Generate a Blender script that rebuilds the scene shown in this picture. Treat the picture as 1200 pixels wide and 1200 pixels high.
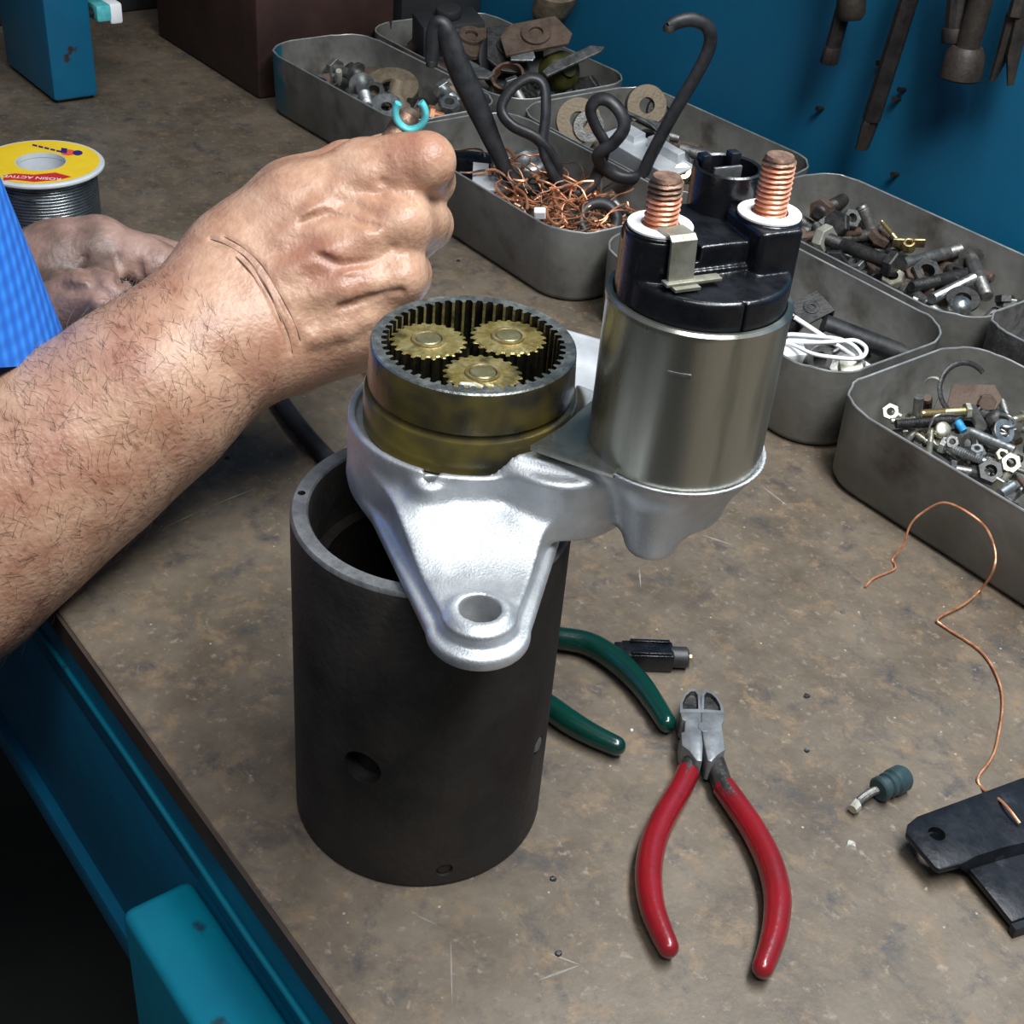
import bpy, bmesh, math, random
import numpy as np
from mathutils import Vector, Matrix

# ------------------------------------------------------------------ scene reset
for o in list(bpy.data.objects): bpy.data.objects.remove(o, do_unlink=True)
scene = bpy.context.scene
COL = scene.collection
PI = math.pi
R = random.Random(7)

# ------------------------------------------------------------------ camera (metres; x runs along the bench, y towards the wall)
CAM = Vector((0.27205, -0.19702, 0.36014))
RIGHT = Vector((0.59997, 0.79657, 0.07424)).normalized()
FWD = Vector((-0.62577, 0.52508, -0.57681)).normalized()
UP = RIGHT.cross(FWD).normalized()
FPX = 1600.25
cd = bpy.data.cameras.new('camera'); cam = bpy.data.objects.new('camera', cd); COL.objects.link(cam)
cam.matrix_world = Matrix(((RIGHT.x, UP.x, -FWD.x, CAM.x), (RIGHT.y, UP.y, -FWD.y, CAM.y),
                           (RIGHT.z, UP.z, -FWD.z, CAM.z), (0, 0, 0, 1)))
cd.sensor_width = 36; cd.sensor_height = 36; cd.sensor_fit = 'HORIZONTAL'
cd.lens = 36 * FPX / 1200; cd.clip_start = 0.01; cd.clip_end = 20
scene.camera = cam

# ------------------------------------------------------------------ light
world = bpy.data.worlds.new('world'); scene.world = world; world.use_nodes = True
bg = world.node_tree.nodes['Background']
bg.inputs[0].default_value = (0.80, 0.90, 1.0, 1); bg.inputs[1].default_value = 0.08

def area(name, loc, target, sx, sy, power, col):
    l = bpy.data.lights.new(name, 'AREA'); l.shape = 'RECTANGLE'; l.size = sx; l.size_y = sy
    l.energy = power; l.color = col
    o = bpy.data.objects.new(name, l); COL.objects.link(o); o.location = loc
    o.rotation_euler = (Vector(target) - Vector(loc)).to_track_quat('-Z', 'Y').to_euler()
    return o
area('bench_lamp', (0.18, 0.19, 0.72), (0.12, 0.12, 0.0), 0.55, 0.14, 7.0, (0.95, 0.98, 1.0))
area('ceiling_lamp', (0.9, -0.5, 1.9), (0.0, 0.1, 0.0), 1.2, 0.4, 20.0, (0.95, 0.98, 1.0))

vs = scene.view_settings
vs.view_transform = 'Standard'; vs.look = 'None'; vs.gamma = 1.0; vs.use_curve_mapping = False
vs.exposure = 0.36

# ------------------------------------------------------------------ measuring helpers: a sight line met with a plane of the place
def ray(px, py): return FWD + RIGHT * ((px - 600) / FPX) - UP * ((py - 600) / FPX)
def at(px, py, z=0.0):
    d = ray(px, py); return CAM + d * ((z - CAM.z) / d.z)
def aty(px, py, y):
    d = ray(px, py); return CAM + d * ((y - CAM.y) / d.y)
def atd(px, py, depth): return CAM + ray(px, py) * depth
def atp(px, py, pt, n):
    d = ray(px, py); return CAM + d * ((Vector(pt) - CAM).dot(Vector(n)) / d.dot(Vector(n)))

# ------------------------------------------------------------------ materials
def mat(name, c1, c2=None, scale=60, rough=(0.5, 0.5), metal=0.0, bump=0.0, bscale=None, detail=4, c3=None, s3=8, t3=(0.55, 0.75),
        lo=0.35, hi=0.65, coat=0.0, sss=0.0, spec=0.5, trans=0.0, stretch=None):
    m = bpy.data.materials.new(name); m.use_nodes = True
    nt = m.node_tree; N = nt.nodes; L = nt.links; b = N['Principled BSDF']
    b.inputs['Metallic'].default_value = metal; b.inputs['Roughness'].default_value = rough[0]
    b.inputs['Specular IOR Level'].default_value = spec
    b.inputs['Coat Weight'].default_value = coat; b.inputs['Coat Roughness'].default_value = 0.12
    b.inputs['Transmission Weight'].default_value = trans
    if sss:
        b.inputs['Subsurface Weight'].default_value = sss; b.inputs['Subsurface Radius'].default_value = (0.006, 0.0025, 0.0015)
        b.inputs['Subsurface Scale'].default_value = 1.0
    b.inputs['Base Color'].default_value = (*c1, 1)
    tc = N.new('ShaderNodeTexCoord'); vec = tc.outputs['Object']
    if stretch:
        mp = N.new('ShaderNodeMapping'); mp.inputs['Scale'].default_value = stretch; L.new(vec, mp.inputs[0]); vec = mp.outputs[0]
    if c2 is not None:
        n = N.new('ShaderNodeTexNoise'); n.inputs['Scale'].default_value = scale; n.inputs['Detail'].default_value = detail
        n.inputs['Roughness'].default_value = 0.65
        L.new(vec, n.inputs['Vector'])
        mr = N.new('ShaderNodeMapRange'); mr.inputs[1].default_value = lo; mr.inputs[2].default_value = hi
        L.new(n.outputs['Fac'], mr.inputs[0])
        mx = N.new('ShaderNodeMix'); mx.data_type = 'RGBA'
        mx.inputs[6].default_value = (*c1, 1); mx.inputs[7].default_value = (*c2, 1)
        L.new(mr.outputs[0], mx.inputs[0]); col = mx.outputs[2]
        if c3 is not None:
            n3 = N.new('ShaderNodeTexNoise'); n3.inputs['Scale'].default_value = s3; n3.inputs['Detail'].default_value = 5
            L.new(vec, n3.inputs['Vector'])
            m3 = N.new('ShaderNodeMapRange'); m3.inputs[1].default_value = t3[0]; m3.inputs[2].default_value = t3[1]
            L.new(n3.outputs['Fac'], m3.inputs[0])
            x3 = N.new('ShaderNodeMix'); x3.data_type = 'RGBA'; x3.inputs[7].default_value = (*c3, 1)
            L.new(m3.outputs[0], x3.inputs[0]); L.new(col, x3.inputs[6]); col = x3.outputs[2]
        L.new(col, b.inputs['Base Color'])
        rr = N.new('ShaderNodeMapRange'); rr.inputs[3].default_value = rough[0]; rr.inputs[4].default_value = rough[1]
        L.new(mr.outputs[0], rr.inputs[0]); L.new(rr.outputs[0], b.inputs['Roughness'])
    if bump:
        nb = N.new('ShaderNodeTexNoise'); nb.inputs['Scale'].default_value = bscale or scale * 4; nb.inputs['Detail'].default_value = 5
        L.new(vec, nb.inputs['Vector'])
        bp = N.new('ShaderNodeBump'); bp.inputs['Strength'].default_value = bump; bp.inputs['Distance'].default_value = 0.001
        L.new(nb.outputs['Fac'], bp.inputs['Height']); L.new(bp.outputs[0], b.inputs['Normal'])
    return m

M = {}
M['steel_dark'] = mat('steel_dark', (0.035, 0.036, 0.038), (0.085, 0.08, 0.075), 150, (0.45, 0.6), 0.7, 0.3)
M['steel_mid'] = mat('steel_mid', (0.16, 0.16, 0.155), (0.28, 0.27, 0.25), 180, (0.38, 0.55), 0.8, 0.2)
M['steel_bright'] = mat('steel_bright', (0.36, 0.375, 0.375), (0.55, 0.56, 0.55), 150, (0.28, 0.42), 0.9, 0.1)
M['zinc'] = mat('zinc', (0.42, 0.41, 0.33), (0.6, 0.57, 0.45), 150, (0.3, 0.45), 0.85, 0.1)
M['brass'] = mat('brass', (0.5, 0.36, 0.14), (0.65, 0.52, 0.28), 160, (0.3, 0.45), 0.9, 0.1)
M['rust'] = mat('rust', (0.075, 0.048, 0.034), (0.13, 0.09, 0.065), 120, (0.6, 0.8), 0.3, 0.4)
M['tan'] = mat('tan_metal', (0.15, 0.115, 0.075), (0.24, 0.19, 0.13), 120, (0.5, 0.7), 0.4, 0.3)
M['cream'] = mat('cream_metal', (0.42, 0.41, 0.33), (0.55, 0.54, 0.46), 140, (0.35, 0.5), 0.5, 0.1)
M['white_plastic'] = mat('white_plastic', (0.92, 0.93, 0.94), (0.86, 0.87, 0.88), 100, (0.35, 0.45))
M['black_plastic'] = mat('black_plastic', (0.0035, 0.004, 0.0055), (0.008, 0.009, 0.012), 120, (0.22, 0.34), 0, 0.08, 700)
M['black_rubber'] = mat('black_rubber', (0.012, 0.012, 0.014), (0.03, 0.03, 0.032), 90, (0.4, 0.55), 0, 0.1)
M['copper'] = mat('copper', (0.72, 0.26, 0.14), (0.85, 0.40, 0.26), 260, (0.34, 0.46), 0.45, 0.1)
M['copper_dull'] = mat('copper_dull', (0.16, 0.10, 0.075), (0.3, 0.18, 0.12), 220, (0.45, 0.6), 0.7, 0.2)
M['copper_wire'] = mat('copper_wire', (0.55, 0.2, 0.09), (0.85, 0.42, 0.24), 160, (0.35, 0.45), 0.6)
M['cyan_enamel'] = mat('cyan_enamel', (0.07, 0.42, 0.45), (0.12, 0.55, 0.56), 200, (0.3, 0.4))
M['blue_bit'] = mat('blue_thread_lock', (0.02, 0.25, 0.55), (0.04, 0.32, 0.6), 200, (0.4, 0.5))
M['olive'] = mat('olive_metal', (0.045, 0.045, 0.010), (0.075, 0.07, 0.02), 90, (0.35, 0.5), 0.4)
M['tray'] = mat('tray_steel', (0.115, 0.112, 0.10), (0.21, 0.205, 0.185), 22, (0.40, 0.56), 0.30, 0.15, 300, c3=(0.075, 0.062, 0.05), s3=30, t3=(0.58, 0.74))
M['tray_rim'] = mat('tray_rim', (0.45, 0.46, 0.45), (0.62, 0.62, 0.6), 90, (0.35, 0.5), 0.7)
M['cast'] = mat('cast_aluminium', (0.46, 0.48, 0.505), (0.60, 0.62, 0.64), 70, (0.42, 0.54), 0.76, 0.16, 1400, c3=(0.33, 0.34, 0.36), s3=25, t3=(0.55, 0.75))
M['can'] = mat('zinc_can', (0.36, 0.36, 0.31), (0.50, 0.485, 0.42), 26, (0.24, 0.36), 0.88, 0.06, 300, c3=(0.13, 0.155, 0.145), s3=60, t3=(0.48, 0.64), stretch=(1, 1, 0.12))  # dark upright streaks in the colour imitate reflections on the can
M['ring_steel'] = mat('ring_steel', (0.20, 0.21, 0.20), (0.33, 0.34, 0.32), 220, (0.3, 0.45), 0.85, 0.2, c3=(0.22, 0.17, 0.035), s3=60, t3=(0.6, 0.72))
M['grease_ring'] = mat('greased_ring', (0.034, 0.032, 0.027), (0.175, 0.135, 0.028), 16, (0.26, 0.36), 0.40, 0.12, 500, lo=0.44, hi=0.60)
M['grease_gear'] = mat('greased_gear', (0.20, 0.15, 0.035), (0.32, 0.27, 0.12), 190, (0.25, 0.4), 0.55, 0.35, 700, c3=(0.09, 0.075, 0.03), s3=150, t3=(0.55, 0.7))
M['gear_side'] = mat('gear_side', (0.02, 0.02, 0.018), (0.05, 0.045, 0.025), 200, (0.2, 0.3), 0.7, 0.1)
M['yoke'] = mat('yoke_iron', (0.008, 0.0078, 0.0078), (0.022, 0.018, 0.0155), 34, (0.5, 0.68), 0.2, 0.35, 420, c3=(0.03, 0.022, 0.015), s3=22, t3=(0.55, 0.78))
M['yoke_rim'] = mat('yoke_rim', (0.13, 0.135, 0.14), (0.21, 0.215, 0.22), 130, (0.4, 0.55), 0.5, 0.25, 600)
M['red_grip'] = mat('red_vinyl', (0.215, 0.007, 0.012), (0.155, 0.005, 0.009), 60, (0.22, 0.34), 0, 0.1, 500, c3=(0.03, 0.008, 0.009), s3=70, t3=(0.68, 0.78), coat=0.3)
M['green_grip'] = mat('green_vinyl', (0.001, 0.034, 0.023), (0.001, 0.022, 0.017), 60, (0.18, 0.28), 0, 0.06, 500, coat=0.35)
M['plier_steel'] = mat('plier_steel', (0.17, 0.178, 0.187), (0.25, 0.26, 0.27), 90, (0.4, 0.5), 0.6, 0.1)
M['plier_dark'] = mat('plier_dark', (0.04, 0.04, 0.042), (0.10, 0.095, 0.085), 160, (0.35, 0.5), 0.7, 0.3)
M['bracket_black'] = mat('bracket_black', (0.007, 0.008, 0.011), (0.014, 0.016, 0.021), 70, (0.30, 0.48), 0.1, 0.2, 300, c3=(0.03, 0.034, 0.04), s3=110, t3=(0.66, 0.74), spec=0.3)
M['teal_rubber'] = mat('teal_rubber', (0.018, 0.038, 0.043), (0.03, 0.058, 0.064), 150, (0.4, 0.5))
M['blue_wall'] = mat('blue_wall_paint', (0.0, 0.100, 0.195), (0.0, 0.083, 0.165), 9, (0.55, 0.65), 0, 0.12, 60, c3=(0.006, 0.035, 0.06), s3=16, t3=(0.62, 0.8))
M['blue_frame'] = mat('blue_frame_paint', (0.0, 0.105, 0.20), (0.0, 0.075, 0.15), 14, (0.38, 0.5), 0, 0.2, 90, c3=(0.02, 0.03, 0.035), s3=45, t3=(0.68, 0.74))
M['blue_post'] = mat('blue_post_paint', (0.0, 0.13, 0.24), (0.0, 0.10, 0.20), 12, (0.45, 0.55), 0, 0.2, 70, c3=(0.03, 0.02, 0.015), s3=40, t3=(0.66, 0.70))
M['lit_blue_paint'] = mat('lit_blue_paint', (0.0, 0.19, 0.27), (0.0, 0.15, 0.235), 22, (0.4, 0.5), 0, 0.15, 90, c3=(0.01, 0.06, 0.09), s3=55, t3=(0.66, 0.72))  # frame blue made lighter, painting in light caught by box and edge bead
M['dark_wood'] = mat('dark_wood', (0.03, 0.02, 0.015), (0.055, 0.032, 0.024), 20, (0.6, 0.7), 0, 0.3, 80)
M['red_wood'] = mat('red_brown_block', (0.022, 0.009, 0.0065), (0.042, 0.015, 0.010), 18, (0.6, 0.75), 0, 0.3, 90)
M['floor'] = mat('floor_concrete', (0.01, 0.01, 0.01), (0.02, 0.019, 0.018), 6, (0.8, 0.9), 0, 0.2)
M['dark_paint'] = mat('dark_paint', (0.014, 0.015, 0.017), (0.025, 0.025, 0.026), 20, (0.6, 0.7))
M['tool_iron'] = mat('tool_iron', (0.014, 0.012, 0.011), (0.028, 0.022, 0.019), 90, (0.5, 0.65), 0.4, 0.3)
M['tool_tan'] = mat('tool_tan', (0.022, 0.017, 0.013), (0.040, 0.031, 0.023), 90, (0.5, 0.65), 0.3, 0.3)
M['solder'] = mat('solder_wire', (0.17, 0.19, 0.20), (0.26, 0.28, 0.29), 100, (0.22, 0.3), 0.9)
M['spool_plastic'] = mat('spool_plastic', (0.55, 0.58, 0.60), (0.62, 0.65, 0.67), 60, (0.4, 0.5))
M['label_yellow'] = mat('label_yellow', (0.85, 0.55, 0.01), (0.88, 0.62, 0.03), 40, (0.4, 0.5))
M['label_red'] = mat('label_red', (0.55, 0.02, 0.02), (0.6, 0.03, 0.03), 60, (0.4, 0.5))
M['label_white'] = mat('label_white', (0.85, 0.85, 0.85))
M['label_navy'] = mat('label_navy', (0.03, 0.015, 0.16))
M['label_orange'] = mat('label_orange', (0.75, 0.10, 0.05))
M['skin'] = mat('skin', (0.37, 0.185, 0.115), (0.555, 0.345, 0.23), 48, (0.34, 0.46), 0, 0.5, 460, detail=7, c3=(0.33, 0.14, 0.09), s3=30, t3=(0.52, 0.78), sss=0.08)
def age_spots(m):      # small brown spots on old skin
    N = m.node_tree.nodes; L = m.node_tree.links; b = N['Principled BSDF']; src = b.inputs['Base Color'].links[0].from_socket
    tc = N.new('ShaderNodeTexCoord'); n = N.new('ShaderNodeTexNoise'); n.inputs['Scale'].default_value = 120; n.inputs['Detail'].default_value = 2; L.new(tc.outputs['Object'], n.inputs['Vector'])
    r = N.new('ShaderNodeMapRange'); r.inputs[1].default_value = 0.70; r.inputs[2].default_value = 0.78; r.inputs[4].default_value = 0.75; L.new(n.outputs['Fac'], r.inputs[0])
    x = N.new('ShaderNodeMix'); x.data_type = 'RGBA'; x.inputs[7].default_value = (0.13, 0.055, 0.035, 1); L.new(r.outputs[0], x.inputs[0]); L.new(src, x.inputs[6]); L.new(x.outputs[2], b.inputs['Base Color'])
age_spots(M['skin'])
M['crease'] = mat('crease_shade', (0.17, 0.08, 0.05), None, rough=(0.7, 0.7))  # shade of the wrist creases put into colour as thin dark lines
M['scratch'] = mat('scratch', (0.30, 0.27, 0.23), (0.16, 0.14, 0.12), 120, (0.6, 0.7))
M['hair'] = mat('hair', (0.055, 0.03, 0.02), None, rough=(0.5, 0.5))
M['shirt'] = None

# bench top: worn dark hardboard with rubbed tan patches, grey bloom and blue-black stains
def bench_material():
    m = bpy.data.materials.new('bench_top'); m.use_nodes = True
    nt = m.node_tree; N = nt.nodes; L = nt.links; b = N['Principled BSDF']
    tc = N.new('ShaderNodeTexCoord')
    def noise(s, d=6, r=0.62, off=(0, 0, 0), dist=0.0):
        mp = N.new('ShaderNodeMapping'); mp.inputs['Location'].default_value = off; L.new(tc.outputs['Object'], mp.inputs[0])
        n = N.new('ShaderNodeTexNoise'); n.inputs['Scale'].default_value = s; n.inputs['Detail'].default_value = d
        n.inputs['Roughness'].default_value = r; n.inputs['Distortion'].default_value = dist
        L.new(mp.outputs[0], n.inputs['Vector']); return n.outputs['Fac']
    def rng(x, a, c):
        q = N.new('ShaderNodeMapRange'); q.inputs[1].default_value = a; q.inputs[2].default_value = c; L.new(x, q.inputs[0]); return q.outputs[0]
    def mix(f, a, c):
        x = N.new('ShaderNodeMix'); x.data_type = 'RGBA'; L.new(f, x.inputs[0])
        if isinstance(a, tuple): x.inputs[6].default_value = (*a, 1)
        else: L.new(a, x.inputs[6])
        x.inputs[7].default_value = (*c, 1); return x.outputs[2]
    c = mix(rng(noise(14, 8, 0.75), 0.36, 0.64), (0.082, 0.062, 0.043), (0.158, 0.128, 0.095))
    c = mix(rng(noise(70, 8, 0.74, (3, 1, 0), 0.2), 0.52, 0.68), c, (0.20, 0.138, 0.083))
    c = mix(rng(noise(50, 8, 0.74, (7, 5, 0), 0.3), 0.53, 0.70), c, (0.046, 0.044, 0.047))
    c = mix(rng(noise(210, 5, 0.7, (1, 9, 0)), 0.58, 0.74), c, (0.26, 0.21, 0.16))
    v = N.new('ShaderNodeTexVoronoi'); v.inputs['Scale'].default_value = 95; v.inputs['Randomness'].default_value = 1
    L.new(tc.outputs['Object'], v.inputs['Vector'])
    c = mix(rng(v.outputs['Distance'], 0.055, 0.03), c, (0.34, 0.31, 0.27))
    L.new(c, b.inputs['Base Color'])
    rr = N.new('ShaderNodeMapRange'); rr.inputs[3].default_value = 0.40; rr.inputs[4].default_value = 0.62
    L.new(noise(28, 5), rr.inputs[0]); L.new(rr.outputs[0], b.inputs['Roughness'])
    bp = N.new('ShaderNodeBump'); bp.inputs['Strength'].default_value = 0.35; bp.inputs['Distance'].default_value = 0.0006
    L.new(noise(260, 5), bp.inputs['Height']); L.new(bp.outputs[0], b.inputs['Normal'])
    return m
M['bench'] = bench_material()

def shirt_material():
    m = bpy.data.materials.new('blue_ribbed_cloth'); m.use_nodes = True
    nt = m.node_tree; N = nt.nodes; L = nt.links; b = N['Principled BSDF']
    tc = N.new('ShaderNodeTexCoord')
    w = N.new('ShaderNodeTexWave'); w.bands_direction = 'Y'; w.inputs['Scale'].default_value = 70; w.inputs['Distortion'].default_value = 0.6
    L.new(tc.outputs['Object'], w.inputs['Vector'])
    w2 = N.new('ShaderNodeTexWave'); w2.bands_direction = 'Z'; w2.inputs['Scale'].default_value = 45; w2.inputs['Distortion'].default_value = 1.0
    L.new(tc.outputs['Object'], w2.inputs['Vector'])
    mx = N.new('ShaderNodeMix'); mx.data_type = 'RGBA'; mx.inputs[6].default_value = (0.012, 0.14, 0.62, 1); mx.inputs[7].default_value = (0.03, 0.25, 0.82, 1)
    L.new(w.outputs['Fac'], mx.inputs[0])
    m2 = N.new('ShaderNodeMix'); m2.data_type = 'RGBA'; m2.inputs[7].default_value = (0.008, 0.09, 0.45, 1)
    mr = N.new('ShaderNodeMath'); mr.operation = 'MULTIPLY'; mr.inputs[1].default_value = 0.45; L.new(w2.outputs['Fac'], mr.inputs[0])
    L.new(mr.outputs[0], m2.inputs[0]); L.new(mx.outputs[2], m2.inputs[6]); L.new(m2.outputs[2], b.inputs['Base Color'])
    bp = N.new('ShaderNodeBump'); bp.inputs['Strength'].default_value = 0.6; bp.inputs['Distance'].default_value = 0.001
    L.new(w.outputs['Fac'], bp.inputs['Height']); L.new(bp.outputs[0], b.inputs['Normal'])
    b.inputs['Roughness'].default_value = 0.8
    return m
M['shirt'] = shirt_material()

# ------------------------------------------------------------------ mesh builder
class MB:
    def __init__(s): s.v = []; s.f = []; s.mi = []
    def add(s, vs, fs, mi=0):
        b = len(s.v); s.v += [tuple(x) for x in vs]; s.f += [tuple(b + i for i in q) for q in fs]; s.mi += [mi] * len(fs); return s
    def loops(s, rings, cap0=True, cap1=True, closed=False, mi=0):
        n = len(rings[0]); vs = [p for r in rings for p in r]; fs = []
        m = len(rings); last = m if closed else m - 1
        for i in range(last):
            a = i * n; b = ((i + 1) % m) * n
            for j in range(n):
                k = (j + 1) % n; fs.append((a + j, a + k, b + k, b + j))
        if not closed:
            if cap0: fs.append(tuple(reversed(range(n))))
            if cap1: fs.append(tuple((m - 1) * n + j for j in range(n)))
        return s.add(vs, fs, mi)
    def lathe(s, prof, seg=32, c=(0, 0, 0), T=None, cap=True, closed=False, mi=0):
        rings = []
        for r, z in prof:
            ring = []
            for j in range(seg):
                a = 2 * PI * j / seg
                p = Vector((r * math.cos(a), r * math.sin(a), z))
                p = (T @ p) if T else p + Vector(c); ring.append(p)
            rings.append(ring)
        return s.loops(rings, cap, cap, closed, mi)
    def tube(s, path, rad, seg=10, flat=1.0, up=(0, 0, 1), cap=True, closed=False, taper_end=0, mi=0):
        P = [Vector(p) for p in path]; n = len(P); rings = []
        upv = Vector(up); prev = None
        for i, p in enumerate(P):
            if closed: t = P[(i + 1) % n] - P[i - 1]
            else: t = P[min(i + 1, n - 1)] - P[max(i - 1, 0)]
            t.normalize()
            if prev is None:
                sd = t.cross(upv)
                if sd.length < 1e-4: sd = t.cross(Vector((1, 0, 0)))
            else: sd = prev - t * prev.dot(t)
            sd.normalize(); prev = sd; nn = sd.cross(t)
            r = rad[i] if isinstance(rad, (list, tuple)) else rad
            rings.append([p + sd * (r * math.cos(2 * PI * j / seg)) + nn * (r * flat * math.sin(2 * PI * j / seg)) for j in range(seg)])
        return s.loops(rings, cap, cap, closed, mi)
    def prism(s, poly, z0, z1, mi=0):
        a = [Vector((p[0], p[1], z0)) for p in poly]; b = [Vector((p[0], p[1], z1)) for p in poly]
        if sum(p[0] * poly[(i + 1) % len(poly)][1] - poly[(i + 1) % len(poly)][0] * p[1] for i, p in enumerate(poly)) < 0: a.reverse(); b.reverse()
        return s.loops([a, b], True, True, False, mi)
    def box(s, c, d, T=None, mi=0):
        x, y, z = d[0] / 2, d[1] / 2, d[2] / 2
        vs = [Vector(q) for q in ((-x, -y, -z), (x, -y, -z), (x, y, -z), (-x, y, -z), (-x, -y, z), (x, -y, z), (x, y, z), (-x, y, z))]
        vs = [(T @ q if T else q) + Vector(c) for q in vs]
        return s.add(vs, [(0, 3, 2, 1), (4, 5, 6, 7), (0, 1, 5, 4), (1, 2, 6, 5), (2, 3, 7, 6), (3, 0, 4, 7)], mi)
    def mesh(s, name, mats, smooth=35, bevel=0, bseg=2, fixn=True):
        me = bpy.data.meshes.new(name); me.from_pydata([tuple(v) for v in s.v], [], s.f)
        if not isinstance(mats, (list, tuple)): mats = [mats]
        for m in mats: me.materials.append(M[m] if isinstance(m, str) else m)
        me.polygons.foreach_set('material_index', s.mi)
        if fixn:
            bm = bmesh.new(); bm.from_mesh(me); bmesh.ops.recalc_face_normals(bm, faces=bm.faces); bm.to_mesh(me); bm.free()
        if bevel:
            bm = bmesh.new(); bm.from_mesh(me); bmesh.ops.remove_doubles(bm, verts=bm.verts, dist=1e-6)
            es = [e for e in bm.edges if len(e.link_faces) == 2 and e.calc_face_angle(0) > 0.6]
            bmesh.ops.bevel(bm, geom=es, offset=bevel, segments=bseg, profile=0.5, affect='EDGES', clamp_overlap=True); bm.to_mesh(me); bm.free()
        if smooth:
            me.polygons.foreach_set('use_smooth', [True] * len(me.polygons)); me.set_sharp_from_angle(angle=math.radians(smooth))
        me.update(); return me
    def build(s, name, mats, parent=None, smooth=35, bevel=0, bseg=2):
        o = bpy.data.objects.new(name, s.mesh(name, mats, smooth, bevel, bseg)); COL.objects.link(o); o.parent = parent; return o

def tag(o, label, cat, group=None, kind=None):
    o['label'] = label; o['category'] = cat
    if group: o['group'] = group
    if kind: o['kind'] = kind
    return o
def empty(name, loc=(0, 0, 0)):
    o = bpy.data.objects.new(name, None); COL.objects.link(o); o.location = loc; o.empty_display_size = 0.01; return o
def thing(name, label, cat, loc=(0, 0, 0), group=None): return tag(empty(name, loc), label, cat, group)
def struct(o): o['kind'] = 'structure'; return o
def spline(pts, n=6, closed=False):
    P = [Vector(p) for p in pts]; m = len(P); out = []
    rng_ = range(m) if closed else range(m - 1)
    for i in rng_:
        if closed: a, b, c, d = P[i - 1], P[i], P[(i + 1) % m], P[(i + 2) % m]
        else: a, b, c, d = P[max(i - 1, 0)], P[i], P[i + 1], P[min(i + 2, m - 1)]
        for k in range(n):
            t = k / n
            out.append(0.5 * ((2 * b) + (c - a) * t + (2 * a - 5 * b + 4 * c - d) * t * t + (3 * b - a - 3 * c + d) * t ** 3))
    if not closed: out.append(P[-1])
    return out
def circle(c, r, n=24, z=0): return [Vector((c[0] + r * math.cos(2 * PI * i / n), c[1] + r * math.sin(2 * PI * i / n), z)) for i in range(n)]

# ------------------------------------------------------------------ signed-distance modelling (castings, hands)
def smin(a, b, k):
    if k <= 0: return np.minimum(a, b)
    h = np.clip(0.5 + 0.5 * (b - a) / k, 0, 1); return b * (1 - h) + a * h - k * h * (1 - h)
def cap_d(X, a, b, ra, rb):
    a = np.asarray(a, float); ba = np.asarray(b, float) - a; pa = X - a
    h = np.clip((pa @ ba) / max(ba @ ba, 1e-12), 0, 1)
    return np.sqrt(((pa - h[..., None] * ba) ** 2).sum(-1)) - (ra + (rb - ra) * h)
def eval_caps(X, caps, skip=()):
    d = np.full(X.shape[:-1], 0.05)
    for c in caps: d = smin(d, cap_d(X, *c[:4]), c[4])
    return d
def surface_nets(D, org, h):
    nx, ny, nz = D.shape; s = D < 0
    cs = [(i, j, k) for i in (0, 1) for j in (0, 1) for k in (0, 1)]
    sub = lambda A, c: A[c[0]:nx - 1 + c[0], c[1]:ny - 1 + c[1], c[2]:nz - 1 + c[2]]
    cnt = sum(sub(s, c).astype(np.int8) for c in cs); act = (cnt > 0) & (cnt < 8)
    ids = -np.ones(act.shape, np.int64); idx = np.argwhere(act); ids[act] = np.arange(len(idx))
    vals = {c: sub(D, c)[act] for c in cs}
    acc = np.zeros((len(idx), 3)); num = np.zeros(len(idx))
    for a in cs:
        for ax in range(3):
            if a[ax]: continue
            b = list(a); b[ax] = 1; b = tuple(b); va, vb = vals[a], vals[b]
            cr = (va < 0) != (vb < 0); t = np.where(cr, va / np.where(cr, va - vb, 1), 0)
            p = np.tile(np.array(a, float), (len(idx), 1)); p[:, ax] = t
            acc[cr] += p[cr]; num[cr] += 1
    V = (idx + acc / num[:, None]) * h + np.asarray(org)
    F = []
    for ax in range(3):
        o1, o2 = (ax + 1) % 3, (ax + 2) % 3
        A = [slice(None)] * 3; B = [slice(None)] * 3; A[ax] = slice(0, -1); B[ax] = slice(1, None)
        sa, sb = s[tuple(A)], s[tuple(B)]
        e = np.argwhere(sa != sb); e = e[(e[:, o1] > 0) & (e[:, o2] > 0) & (e[:, o1] < act.shape[o1]) & (e[:, o2] < act.shape[o2])]
        def g(d1, d2):
            q = e.copy(); q[:, o1] -= d1; q[:, o2] -= d2; return ids[q[:, 0], q[:, 1], q[:, 2]]
        q = np.stack([g(1, 1), g(0, 1), g(0, 0), g(1, 0)], 1)
        fl = ~sa[e[:, 0], e[:, 1], e[:, 2]]; q[fl] = q[fl][:, ::-1]; q = q[(q >= 0).all(1)]; F.append(q)
    return V, np.concatenate(F)
def grid(lo, hi, h):
    ax = [np.arange(lo[i], hi[i] + h, h) for i in range(3)]
    return np.stack(np.meshgrid(*ax, indexing='ij'), -1)
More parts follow.
